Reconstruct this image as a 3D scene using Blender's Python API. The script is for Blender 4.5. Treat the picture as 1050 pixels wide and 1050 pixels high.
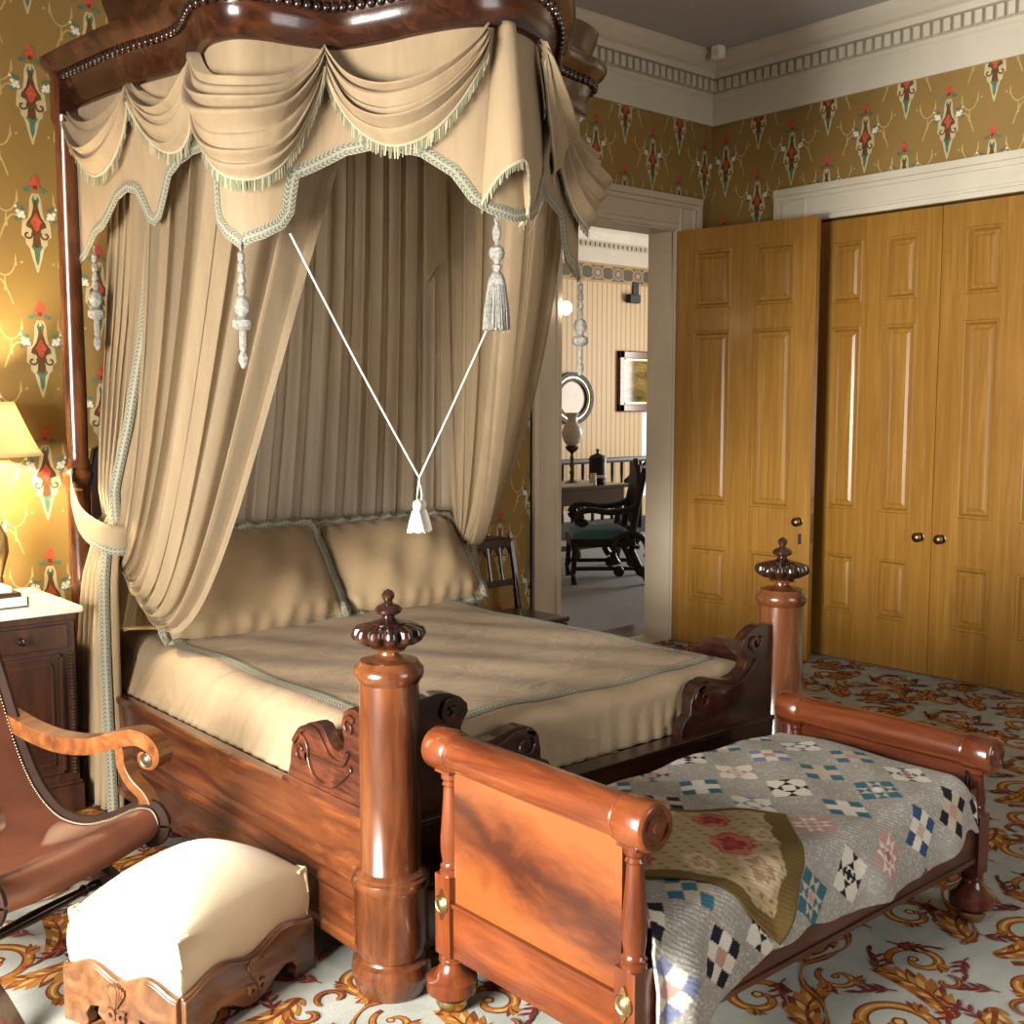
import bpy, bmesh, math, random
import numpy as np
from mathutils import Vector, Matrix
PI = math.pi
for o in list(bpy.data.objects): bpy.data.objects.remove(o)
S = bpy.context.scene
COL = S.collection

# ------------------------------------------------------------------ camera, world, light, exposure
cam_d = bpy.data.cameras.new('camera'); cam = bpy.data.objects.new('camera', cam_d); COL.objects.link(cam)
cam_d.sensor_width = 36; cam_d.lens = 36 * 1153 / 1050; cam_d.clip_start = .02
_p, _yaw = math.radians(5.6), math.radians(40.94)
_fw = Vector((math.sin(_yaw) * math.cos(_p), math.cos(_yaw) * math.cos(_p), -math.sin(_p)))
_rt = Vector((math.cos(_yaw), -math.sin(_yaw), 0)); _up = _rt.cross(_fw)
cam.matrix_world = Matrix((( _rt.x, _up.x, -_fw.x, 0), (_rt.y, _up.y, -_fw.y, 0), (_rt.z, _up.z, -_fw.z, 1.6), (0, 0, 0, 1)))
S.camera = cam
W = bpy.data.worlds.new('world'); S.world = W; W.use_nodes = True
bg = W.node_tree.nodes['Background']; bg.inputs[0].default_value = (.80, .90, 1, 1); bg.inputs[1].default_value = 1.2
S.view_settings.view_transform = 'Standard'; S.view_settings.look = 'None'
S.view_settings.exposure = 0.22; S.view_settings.gamma = 1

def area(name, loc, aim, sx, sy, power, col, spread=180):
    d = bpy.data.lights.new(name, 'AREA'); d.shape = 'RECTANGLE'; d.size = sx; d.size_y = sy
    d.energy = power; d.color = col; d.spread = math.radians(spread)
    o = bpy.data.objects.new(name, d); COL.objects.link(o); o.location = loc
    o.rotation_euler = (Vector(aim) - Vector(loc)).to_track_quat('-Z', 'Y').to_euler()
    return o
# daylight from the left and hall windows; an unseen front window added as fill
area('window_daylight_left', (-1.62, 2.0, 1.25), (2.0, 2.5, .45), 1.5, 1.6, 360, (1, .95, .86), 112)
area('front_fill_light', (2.9, -1.95, 1.9), (3.2, 3.0, .8), 1.6, 2.6, 52, (1, .97, .92), 150)
area('hall_daylight', (13.3, 7.3, 1.9), (9.5, 8.3, 1.2), 2.4, 2.4, 240, (1, .95, .88))

# ------------------------------------------------------------------ materials
def node_mat(name):
    m = bpy.data.materials.new(name); m.use_nodes = True
    nt = m.node_tree; b = nt.nodes['Principled BSDF']
    return m, nt, b
def nn(nt, t, **kw):
    n = nt.nodes.new(t)
    for k, v in kw.items():
        if k in n.inputs.keys(): n.inputs[k].default_value = v
        else: setattr(n, k, v)
    return n
def ramp(nt, fac, stops):
    r = nt.nodes.new('ShaderNodeValToRGB'); e = r.color_ramp.elements
    while len(e) < len(stops): e.new(.5)
    for i, (p, c) in enumerate(stops): e[i].position = p; e[i].color = (*c, 1)
    nt.links.new(fac, r.inputs[0]); return r.outputs[0]
def bump(nt, b, h, strength, dist=.01):
    n = nt.nodes.new('ShaderNodeBump'); n.inputs['Strength'].default_value = strength; n.inputs['Distance'].default_value = dist
    nt.links.new(h, n.inputs['Height']); nt.links.new(n.outputs[0], b.inputs['Normal'])
def coords(nt, scale=(1, 1, 1), kind='Object', rot=(0, 0, 0)):
    t = nt.nodes.new('ShaderNodeTexCoord'); m = nt.nodes.new('ShaderNodeMapping')
    m.inputs['Scale'].default_value = scale; m.inputs['Rotation'].default_value = rot
    nt.links.new(t.outputs[kind], m.inputs[0]); return m.outputs[0]
def noise(nt, vec, scale, detail=4, rough=.55, dist=0.0):
    n = nt.nodes.new('ShaderNodeTexNoise'); n.inputs['Scale'].default_value = scale; n.inputs['Detail'].default_value = detail
    n.inputs['Roughness'].default_value = rough; n.inputs['Distortion'].default_value = dist
    nt.links.new(vec, n.inputs['Vector']); return n.outputs['Fac']
def mixc(nt, fac, a, b, mode='MIX'):
    n = nt.nodes.new('ShaderNodeMix'); n.data_type = 'RGBA'; n.blend_type = mode
    for sock, v in ((n.inputs[0], fac), (n.inputs[6], a), (n.inputs[7], b)):
        if isinstance(v, (int, float)): sock.default_value = v
        elif isinstance(v, tuple): sock.default_value = (*v, 1)
        else: nt.links.new(v, sock)
    return n.outputs[2]
def mth(nt, op, a, b=0.0, c=0.0):
    n = nt.nodes.new('ShaderNodeMath'); n.operation = op
    for i, v in enumerate((a, b, c)):
        if isinstance(v, (int, float)): n.inputs[i].default_value = v
        else: nt.links.new(v, n.inputs[i])
    return n.outputs[0]

def wood(name, dark, mid, light, axis='z', rough=.28, fig=0.5, coat=.4, scale=1.0):
    m, nt, b = node_mat(name)
    sc = {'x': (1.2, 9, 9), 'y': (9, 1.2, 9), 'z': (9, 9, 1.2)}[axis]
    v = coords(nt, tuple(s * scale for s in sc))
    n1 = noise(nt, v, 1.6, 6, .6, 1.2); n2 = noise(nt, v, 11, 4, .6, .3)
    v2 = coords(nt, (1, 1, 1)); n3 = noise(nt, v2, 2.3 * scale, 3, .5, 1.5)
    f = mth(nt, 'ADD', mth(nt, 'MULTIPLY', n1, 1 - fig * .5), mth(nt, 'MULTIPLY', n3, fig * .5))
    c = ramp(nt, f, [(.33, dark), (.5, mid), (.68, light)])
    c = mixc(nt, mth(nt, 'MULTIPLY', n2, .35), c, dark)
    nt.links.new(c, b.inputs['Base Color'])
    b.inputs['Roughness'].default_value = rough; b.inputs['Coat Weight'].default_value = coat; b.inputs['Coat Roughness'].default_value = .12
    bump(nt, b, n2, .06, .004)
    return m
def plain(name, col, rough=.5, metal=0, var=.12, scale=6, bmp=.03, spec=.5):
    m, nt, b = node_mat(name)
    v = coords(nt); n = noise(nt, v, scale, 5)
    c = ramp(nt, n, [(.3, tuple(x * (1 - var) for x in col)), (.7, tuple(min(1, x * (1 + var)) for x in col))])
    nt.links.new(c, b.inputs['Base Color']); b.inputs['Roughness'].default_value = rough; b.inputs['Metallic'].default_value = metal
    b.inputs['Specular IOR Level'].default_value = spec
    if bmp: bump(nt, b, noise(nt, v, scale * 6, 4), bmp, .01)
    return m
def fabric(name, col, rough=.8, sheen=.2, wr=.25, wscale=7, stretch=(1, 1, 1), var=.10, trans=0.0):
    m, nt, b = node_mat(name)
    v = coords(nt, stretch); n = noise(nt, v, wscale, 5, .55, .6)
    c = ramp(nt, n, [(.3, tuple(x * (1 - var) for x in col)), (.7, tuple(min(1, x * (1 + var)) for x in col))])
    nt.links.new(c, b.inputs['Base Color']); b.inputs['Roughness'].default_value = rough
    b.inputs['Sheen Weight'].default_value = sheen; b.inputs['Specular IOR Level'].default_value = .25
    wv = nn(nt, 'ShaderNodeTexNoise', Scale=260.0, Detail=2.0); nt.links.new(coords(nt), wv.inputs['Vector'])
    h = mth(nt, 'ADD', n, mth(nt, 'MULTIPLY', wv.outputs['Fac'], .06))
    bump(nt, b, h, wr, .03)
    if trans:
        out = nt.nodes['Material Output']; t = nn(nt, 'ShaderNodeBsdfTranslucent'); nt.links.new(c, t.inputs[0])
        mx = nn(nt, 'ShaderNodeMixShader'); mx.inputs[0].default_value = trans
        nt.links.new(b.outputs[0], mx.inputs[1]); nt.links.new(t.outputs[0], mx.inputs[2]); nt.links.new(mx.outputs[0], out.inputs[0])
    return m
def sheer(name, col, alpha, stretch=(1, 1, 1)):
    m, nt, b = node_mat(name); out = nt.nodes['Material Output']
    v = coords(nt, stretch); n = noise(nt, v, 5, 4)
    c = ramp(nt, n, [(.3, tuple(x * .92 for x in col)), (.7, tuple(min(1, x * 1.06) for x in col))])
    d = nn(nt, 'ShaderNodeBsdfDiffuse'); t = nn(nt, 'ShaderNodeBsdfTranslucent'); tr = nn(nt, 'ShaderNodeBsdfTransparent')
    tr.inputs[0].default_value = (.95, .92, .86, 1)
    nt.links.new(c, d.inputs[0]); nt.links.new(c, t.inputs[0])
    wv = nn(nt, 'ShaderNodeTexNoise', Scale=300.0, Detail=1.0); nt.links.new(coords(nt), wv.inputs['Vector'])
    a = mth(nt, 'MULTIPLY_ADD', wv.outputs['Fac'], .25, alpha - .125)
    m1 = nn(nt, 'ShaderNodeMixShader'); m1.inputs[0].default_value = .35
    nt.links.new(d.outputs[0], m1.inputs[1]); nt.links.new(t.outputs[0], m1.inputs[2])
    m2 = nn(nt, 'ShaderNodeMixShader'); nt.links.new(a, m2.inputs[0])
    nt.links.new(tr.outputs[0], m2.inputs[1]); nt.links.new(m1.outputs[0], m2.inputs[2]); nt.links.new(m2.outputs[0], out.inputs[0])
    return m
def gimp_mat(name, light, dark, freq=62):
    m, nt, b = node_mat(name)
    t = nn(nt, 'ShaderNodeTexCoord'); s = nn(nt, 'ShaderNodeSeparateXYZ'); nt.links.new(t.outputs['UV'], s.inputs[0])
    u, v = s.outputs[0], s.outputs[1]
    av = mth(nt, 'ABSOLUTE', mth(nt, 'SUBTRACT', v, .5))
    w = mth(nt, 'SINE', mth(nt, 'MULTIPLY', mth(nt, 'ADD', u, mth(nt, 'MULTIPLY', mth(nt, 'PINGPONG', v, .25), .055)), freq * 2 * PI))
    band = mth(nt, 'GREATER_THAN', av, .44); core = mth(nt, 'LESS_THAN', av, .10)
    f = mth(nt, 'MULTIPLY_ADD', w, .5, .5)
    f = mth(nt, 'MULTIPLY', f, mth(nt, 'SUBTRACT', 1, core))
    f = mth(nt, 'MULTIPLY', f, mth(nt, 'SUBTRACT', 1, mth(nt, 'MULTIPLY', band, .6)))
    f = mth(nt, 'MULTIPLY', f, mth(nt, 'MULTIPLY_ADD', noise(nt, coords(nt), 140, 3), .9, .35)); c = mixc(nt, f, light, dark)
    nt.links.new(c, b.inputs['Base Color']); b.inputs['Roughness'].default_value = .75
    bump(nt, b, f, .5, -.004)
    return m
def attr_mat(name, rough=.85, weave=220, bmp=.12, motif=None):
    m, nt, b = node_mat(name)
    a = nn(nt, 'ShaderNodeVertexColor', layer_name='pattern'); c = a.outputs[0]
    v = coords(nt)
    if motif:   # small printed sprigs on the plain ground patches
        vo = nn(nt, 'ShaderNodeTexVoronoi', Scale=105.0); nt.links.new(v, vo.inputs['Vector'])
        n = noise(nt, v, 30, 2)
        k = mth(nt, 'LESS_THAN', mth(nt, 'ABSOLUTE', mth(nt, 'SUBTRACT', vo.outputs['Distance'], .30)), .09)
        k = mth(nt, 'MULTIPLY', mth(nt, 'MULTIPLY', k, mth(nt, 'GREATER_THAN', n, .46)), a.outputs['Alpha'])
        c = mixc(nt, mth(nt, 'MULTIPLY', k, .6), c, motif)
    nz = noise(nt, v, weave, 3); c = mixc(nt, mth(nt, 'MULTIPLY', nz, .35), c, mixc(nt, .5, c, (.02, .02, .02)))
    nt.links.new(c, b.inputs['Base Color']); b.inputs['Roughness'].default_value = rough; b.inputs['Specular IOR Level'].default_value = .15
    wv = nn(nt, 'ShaderNodeTexWave', Scale=34.0, Distortion=3.0); wv.bands_direction = 'DIAGONAL'; nt.links.new(v, wv.inputs['Vector'])
    bump(nt, b, mth(nt, 'ADD', nz, wv.outputs['Fac']), bmp, .01)
    return m
def glow(name, col, power):
    m, nt, b = node_mat(name); b.inputs['Base Color'].default_value = (*col, 1)
    b.inputs['Emission Color'].default_value = (*col, 1); b.inputs['Emission Strength'].default_value = power
    return m

MAHOG = {a: wood('mahogany_' + a, (0.0248, 0.0062, 0.00248), (0.093, 0.02604, 0.00806), (0.2046, 0.0713, 0.01984), a, .25, .7) for a in 'xyz'}
MAHOG['y'] = wood('rail_mahogany', (0.034, 0.0085, 0.0034), (0.1062, 0.02975, 0.00935), (0.2125, 0.07225, 0.0204), 'y', .26, .35)
ROSE = wood('rosewood', (0.0096, 0.0032, 0.0024), (0.052, 0.0144, 0.0072), (0.136, 0.04, 0.016), 'y', .3, .9, .4, 2.2)
DARKW = wood('dark_mahogany', (0.0062, 0.00248, 0.00186), (0.0217, 0.00682, 0.00372), (0.0496, 0.01488, 0.0062), 'x', .22, .5)
CRIBW = {a: wood('red_mahogany_' + a, (0.04768, 0.0101, 0.003366), (0.1122, 0.02581, 0.007293), (0.1851, 0.05049, 0.01403), a, .26, .4) for a in 'xyz'}
BURGUNDY = wood('burgundy_mahogany', (0.03825, 0.0085, 0.0051), (0.08925, 0.0187, 0.00935), (0.1445, 0.034, 0.0153), 'z', .22, .3)
ARMW = wood('honey_mahogany', (0.072, 0.02016, 0.00576), (0.1872, 0.0612, 0.01584), (0.3024, 0.1224, 0.036), 'x', .3, .4)
STOOLW = wood('stool_walnut', (.045, .018, .008), (.13, .055, .022), (.24, .11, .045), 'x', .32, .5)
CABW = wood('cabinet_wood', (.014, .005, .003), (.040, .013, .006), (.072, .024, .010), 'z', .35, .6)
EBONY = plain('ebonised_wood', (.010, .007, .006), .45, 0, .3, 8, .03)
TABLEW = wood('hall_table_wood', (.012, .005, .004), (.035, .012, .008), (.07, .025, .012), 'x', .3, .5)

def flame():
    m, nt, b = node_mat('flame_mahogany')
    v = coords(nt, (1, 1.6, 4.2)); n1 = noise(nt, v, 1.7, 6, .62, 2.2)
    v2 = coords(nt, (1, 4, 11), rot=(.45, 0, 0)); n2 = noise(nt, v2, 3, 5, .65, 1.6)
    t = nn(nt, 'ShaderNodeTexCoord'); s = nn(nt, 'ShaderNodeSeparateXYZ'); nt.links.new(t.outputs['Object'], s.inputs[0])
    # crotch figure: a dark plume running across the middle of the panel
    z = mth(nt, 'ADD', s.outputs[2], mth(nt, 'MULTIPLY', s.outputs[1], -.22))
    z = mth(nt, 'ADD', z, mth(nt, 'MULTIPLY', mth(nt, 'SUBTRACT', n1, .5), .20))
    d = mth(nt, 'ABSOLUTE', mth(nt, 'SUBTRACT', z, .478))
    f = mth(nt, 'ADD', mth(nt, 'MULTIPLY', d, 6.5), mth(nt, 'MULTIPLY', mth(nt, 'SUBTRACT', n2, .5), .55))
    c = ramp(nt, f, [(.05, (.036, .009, .004)), (.36, (.076, .019, .006)), (.7, (.135, .036, .0095)), (1.0, (.165, .05, .013))])
    nt.links.new(c, b.inputs['Base Color']); b.inputs['Roughness'].default_value = .28
    b.inputs['Coat Weight'].default_value = .35; b.inputs['Coat Roughness'].default_value = .15
    return m
FLAME = flame()
POSTW = wood('post_mahogany', (0.03646, 0.009945, 0.003978), (0.08288, 0.02519, 0.008619), (0.1425, 0.04774, 0.01459), 'z', .22, .25)
CORN = wood('cornice_mahogany', (.012, .004, .002), (.042, .013, .006), (.105, .032, .012), 'x', .22, .6)
def oak(name, axis='z'):
    m, nt, b = node_mat(name)
    sc = {'z': (14, 14, .55), 'y': (14, .55, 14), 'x': (.55, 14, 14)}[axis]
    v = coords(nt, sc); n1 = noise(nt, v, 2.2, 6, .65, 1.0); n2 = noise(nt, coords(nt), 1.1, 3)
    f = mth(nt, 'ADD', mth(nt, 'MULTIPLY', n1, .75), mth(nt, 'MULTIPLY', n2, .25))
    c = ramp(nt, f, [(.3, (.195, .086, .013)), (.52, (.275, .133, .022)), (.72, (.37, .20, .042))])
    nt.links.new(c, b.inputs['Base Color']); b.inputs['Roughness'].default_value = .3; b.inputs['Coat Weight'].default_value = .25
    b.inputs['Coat Roughness'].default_value = .2
    bump(nt, b, n1, .05, .005)
    return m
OAK = oak('grained_oak'); OAKP = oak('grained_oak_panel')
TRIM = plain('white_paint', (.60, .55, .44), .45, 0, .06, 3, .02)
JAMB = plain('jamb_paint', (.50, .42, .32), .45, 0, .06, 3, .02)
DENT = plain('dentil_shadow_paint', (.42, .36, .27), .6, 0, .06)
CEIL = plain('ceiling_paint', (.46, .44, .45), .8, 0, .05, 2, .01)
BRASS = plain('aged_brass', (.48, .36, .17), .3, 1, .25, 14, .05)
BRONZE = plain('dark_bronze', (.17, .11, .05), .35, 1, .25, 14, .05)
SILK = fabric('beige_silk', (0.2967, 0.2176, 0.1305), .65, .08, .14, 5, (3, 3, .7))
SILKC = fabric('beige_curtain', (0.3168, 0.2288, 0.1276), .7, .25, .12, 5, (3, 3, .5), trans=.15)
COVER = fabric('beige_coverlet', (.285, .205, .125), .65, .04, .60, 2.2, (1.4, 3.2, 3))
PILLOW = fabric('beige_pillow', (0.2546, 0.1786, 0.0988), .65, .08, .22, 3.2, (1, 1.5, 2.2))
SHEER = sheer('sheer_muslin', (.43, .335, .22), .56, (4, 4, .5))
BACKC = sheer('back_muslin', (.66, .56, .43), .60, (4, 4, .4))
GIMP = gimp_mat('green_cream_gimp', (.285, .27, .20), (.050, .066, .045))
FR_A = fabric('fringe_green', (.17, .185, .11), .8, .2, .05); FR_B = fabric('fringe_cream', (.38, .33, .22), .8, .2, .05)
SILVER = plain('silver_thread', (.34, .33, .295), .4, .3, .45, 90, .6)
WHITEC = fabric('white_cotton', (.82, .77, .68), .9, .2, .2, 30)
STOOLF = fabric('cream_velvet', (.56, .47, .30), .8, .5, .10, 4, var=.07)
LEATHER = plain('brown_leather', (.165, .056, .030), .48, 0, .22, 5, .08, .35)
LEATHERD = plain('dark_leather_edge', (.026, .012, .008), .7, 0, .2, 20, .1, .12)
NAIL = plain('nail_heads', (.11, .085, .055), .45, .8, .1)
MARBLE = plain('veined_marble', (.74, .69, .58), .25, 0, .10, 9, .01)
GLASSW = plain('frosted_glass', (.80, .75, .71), .2, 0, .12, 22, .15)
BLUEF = fabric('blue_leather', (.06, .22, .29), .45, .2, .1, 4)
BLACKM = plain('black_metal', (.012, .012, .012), .6, 0, .1)
PAPER = plain('paper', (.75, .72, .66), .8, 0, .05)
CREAM = plain('cream_china', (.70, .66, .56), .3, 0, .05)

# ------------------------------------------------------------------ mesh builder
class MB:
    def __init__(s): s.v = []; s.f = []; s.m = []; s.uv = []; s.hasuv = False; s.col = None
    def add(s, vs, fs, mi=0, uv=None):
        b = len(s.v); s.v.extend(tuple(map(float, q)) for q in vs)
        s.f.extend(tuple(i + b for i in f) for f in fs); s.m.extend([mi] * len(fs))
        if uv is None: s.uv.extend([(0, 0)] * len(vs))
        else: s.uv.extend(uv); s.hasuv = True
        return s
    def box(s, x0, x1, y0, y1, z0, z1, mi=0):
        vs = [(x, y, z) for z in (z0, z1) for y in (y0, y1) for x in (x0, x1)]
        return s.add(vs, [(0, 2, 3, 1), (4, 5, 7, 6), (0, 1, 5, 4), (2, 6, 7, 3), (0, 4, 6, 2), (1, 3, 7, 5)], mi)
    def grid(s, fn, nu, nv, mi=0, closeu=False, uvfn=None):
        vs = [fn(i / (nu if closeu else nu - 1), j / (nv - 1)) for j in range(nv) for i in range(nu)]
        uv = [uvfn(i / (nu - 1), j / (nv - 1)) for j in range(nv) for i in range(nu)] if uvfn else None
        fs = []
        for j in range(nv - 1):
            for i in range(nu if closeu else nu - 1):
                a = j * nu + i; b = j * nu + (i + 1) % nu
                fs.append((a, b, b + nu, a + nu))
        return s.add(vs, fs, mi, uv)
    def lathe(s, prof, c=(0, 0, 0), n=24, axis='z', mi=0, lobe=0, la=0.0, rng=None):
        vs = []; k0 = 0
        for r, h in prof:
            for i in range(n):
                a = 2 * PI * i / n
                rr = r
                if lobe and (rng is None or rng[0] <= h <= rng[1]): rr = r * (1 - la + la * abs(math.cos(lobe * a / 2)) ** .6)
                x, y = rr * math.cos(a), rr * math.sin(a)
                q = {'z': (x, y, h), 'y': (x, h, -y), 'x': (h, x, y)}[axis]
                vs.append((c[0] + q[0], c[1] + q[1], c[2] + q[2]))
        fs = []; m = len(prof)
        for j in range(m - 1):
            for i in range(n): fs.append((j * n + i, j * n + (i + 1) % n, (j + 1) * n + (i + 1) % n, (j + 1) * n + i))
        fs.append(tuple(range(n))[::-1]); fs.append(tuple(range((m - 1) * n, m * n)))
        return s.add(vs, fs, mi)
    def tube(s, path, r, n=8, mi=0, flat=None):
        P = [Vector(p) for p in path]; vs = []; up = Vector((0, 0, 1))
        for i, p in enumerate(P):
            t = (P[min(i + 1, len(P) - 1)] - P[max(i - 1, 0)]).normalized()
            a = t.cross(up)
            if a.length < .05: a = t.cross(Vector((1, 0, 0)))
            a.normalize(); b = a.cross(t)
            rr = r[i] if isinstance(r, (list, tuple)) else r
            ra, rb = (rr, rr) if flat is None else (rr * flat[0], rr * flat[1])
            for k in range(n):
                th = 2 * PI * k / n; vs.append(tuple(p + a * math.cos(th) * ra + b * math.sin(th) * rb))
        fs = [(i * n + k, i * n + (k + 1) % n, (i + 1) * n + (k + 1) % n, (i + 1) * n + k) for i in range(len(P) - 1) for k in range(n)]
        fs.append(tuple(range(n))[::-1]); fs.append(tuple(range((len(P) - 1) * n, len(P) * n)))
        return s.add(vs, fs, mi)
    def prism(s, poly, plane, d0, d1, mi=0):
        """2-D outline pushed from depth d0 to d1 along the third axis; plane = 'yz','xz','xy'"""
        def mk(a, b, d): return {'yz': (d, a, b), 'xz': (a, d, b), 'xy': (a, b, d)}[plane]
        n = len(poly); vs = [mk(a, b, d0) for a, b in poly] + [mk(a, b, d1) for a, b in poly]
        fs = [(i, (i + 1) % n, n + (i + 1) % n, n + i) for i in range(n)] + [tuple(range(n))[::-1], tuple(range(n, 2 * n))]
        return s.add(vs, fs, mi)
    def ribbon(s, pts, side, width, mi=0, u0=0.0):
        """flat strip: pts on one edge, side = unit vector(s) across"""
        vs = []; uv = []; u = u0
        for i, p in enumerate(pts):
            p = Vector(p); d = Vector(side[i] if isinstance(side, list) else side)
            if i: u += (p - Vector(pts[i - 1])).length
            vs += [tuple(p), tuple(p + d * width)]; uv += [(u, 0), (u, 1)]
        fs = [(2 * i, 2 * i + 2, 2 * i + 3, 2 * i + 1) for i in range(len(pts) - 1)]
        return s.add(vs, fs, mi, uv)
    def sphere(s, c, r, n=12, m=8, mi=0, sc=(1, 1, 1)):
        pr = [(max(1e-4, math.sin(PI * j / m)), -math.cos(PI * j / m)) for j in range(m + 1)]
        vs = [(c[0] + rr * r * sc[0] * math.cos(2 * PI * i / n), c[1] + rr * r * sc[1] * math.sin(2 * PI * i / n), c[2] + h * r * sc[2]) for rr, h in pr for i in range(n)]
        fs = [(j * n + i, j * n + (i + 1) % n, (j + 1) * n + (i + 1) % n, (j + 1) * n + i) for j in range(m) for i in range(n)]
        return s.add(vs, fs, mi)
    def build(s, name, mats, parent=None, smooth=True, bevel=0, solid=0, ang=38, local=False, sub=0, fixn=True):
        me = bpy.data.meshes.new(name)
        off = Vector((0, 0, 0))
        if parent is not None and not local:
            q = parent
            while q is not None: off = off + q.location; q = q.parent
        me.from_pydata([(x - off.x, y - off.y, z - off.z) for x, y, z in s.v], [], s.f)
        mats = mats if isinstance(mats, (list, tuple)) else [mats]
        for m in mats: me.materials.append(m)
        me.polygons.foreach_set('material_index', s.m)
        if s.hasuv:
            l = me.uv_layers.new(name='UVMap')
            li = np.zeros(len(me.loops), dtype=np.int32); me.loops.foreach_get('vertex_index', li)
            l.data.foreach_set('uv', np.array(s.uv, dtype=np.float32)[li].ravel())
        if s.col is not None:
            a = me.color_attributes.new('pattern', 'FLOAT_COLOR', 'POINT'); a.data.foreach_set('color', np.array(s.col, dtype=np.float32).ravel())
        if fixn:
            bm = bmesh.new(); bm.from_mesh(me); bmesh.ops.recalc_face_normals(bm, faces=bm.faces); bm.to_mesh(me); bm.free()
        if smooth:
            me.polygons.foreach_set('use_smooth', [True] * len(me.polygons)); me.set_sharp_from_angle(angle=math.radians(ang))
        me.update()
        o = bpy.data.objects.new(name, me); COL.objects.link(o)
        if parent is not None: o.parent = parent
        if bevel:
            b = o.modifiers.new('bevel', 'BEVEL'); b.width = bevel; b.segments = 2; b.limit_method = 'ANGLE'; b.angle_limit = math.radians(50)
        if solid:
            b = o.modifiers.new('thickness', 'SOLIDIFY'); b.thickness = solid; b.offset = 0
        if sub:
            b = o.modifiers.new('smooth', 'SUBSURF'); b.levels = sub; b.render_levels = sub
        return o
def tag(o, label, cat, group=None):
    o['label'] = label; o['category'] = cat
    if group: o['group'] = group
    return o
def thing(name, label, cat, loc=(0, 0, 0), rz=0, group=None):
    o = bpy.data.objects.new(name, None); COL.objects.link(o); o.location = loc; o.rotation_euler = (0, 0, rz); o.empty_display_size = .1
    return tag(o, label, cat, group)
def struct(o): o['kind'] = 'structure'; return o
def copy_thing(o, loc, rz=None, label=None):
    c = o.copy(); COL.objects.link(c); c.location = loc
    if rz is not None: c.rotation_euler = (0, 0, rz)
    if label: c['label'] = label
    for ch in list(o.children):
        d = ch.copy(); COL.objects.link(d); d.parent = c
        for g in list(ch.children):
            e = g.copy(); COL.objects.link(e); e.parent = d
    return c
def lerp(a, b, t): return a + (b - a) * t
def smooth01(t): t = max(0, min(1, t)); return t * t * (3 - 2 * t)
def catmull(pts, n=8):
    P = [np.array(p, float) for p in pts]; P = [P[0]] + P + [P[-1]]; o = []
    for i in range(1, len(P) - 2):
        a, b, c, d = P[i - 1:i + 3]
        for k in range(n):
            t = k / n; o.append(.5 * ((2 * b) + (c - a) * t + (2 * a - 5 * b + 4 * c - d) * t * t + (3 * b - a - 3 * c + d) * t ** 3))
    o.append(P[-1]); return o
def bez(p, t):
    p = [np.array(q, float) for q in p]
    while len(p) > 1: p = [p[i] * (1 - t) + p[i + 1] * t for i in range(len(p) - 1)]
    return p[0]
# ------------------------------------------------------------------ the room shell
YB, XR, XL, YF, ZC = 4.95, 6.06, -1.30, -1.60, 3.84
DX0, DX1, DZ = 4.67, 5.69, 2.717          # hall doorway in the back wall
CY0, CY1, CZ = 2.43, 4.15, 2.712          # closet opening in the right wall

WALLC = plain('wallpaper_gold', (.26, .158, .041), .55, 0, .10, 1.6, .03)
WP = [WALLC, plain('wp_cream', (.52, .44, .24), .6, 0, .1, 30, 0), plain('wp_brown', (.11, .045, .012), .6, 0, .25, 40, 0),
      plain('wp_red', (.46, .075, .035), .6, 0, .3, 60, 0), plain('wp_green', (.075, .16, .10), .6, 0, .3, 40, 0),
      plain('wp_white', (.72, .70, .58), .6, 0, .1, 40, 0), plain('wp_swag', (.47, .345, .125), .6, 0, .1, 30, 0)]
rng = random.Random(5)
def ngon(cx, cy, r, n, jit=0.0, sx=1, sy=1, ph=0):
    return [(cx + sx * r * (1 + jit * (1 if k % 2 else -1)) * math.cos(2 * PI * k / n + ph), cy + sy * r * (1 + jit * (1 if k % 2 else -1)) * math.sin(2 * PI * k / n + ph)) for k in range(n)]
def stroke(pts, w):
    """closed outline around a centre line; w = width or list of half widths"""
    L, R = [], []
    for i, (x, y) in enumerate(pts):
        a = pts[max(0, i - 1)]; b = pts[min(len(pts) - 1, i + 1)]
        dx, dy = b[0] - a[0], b[1] - a[1]; d = math.hypot(dx, dy) or 1
        ww = w[i] if isinstance(w, list) else w
        L.append((x - dy / d * ww, y + dx / d * ww)); R.append((x + dy / d * ww, y - dx / d * ww))
    return L, R
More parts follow.
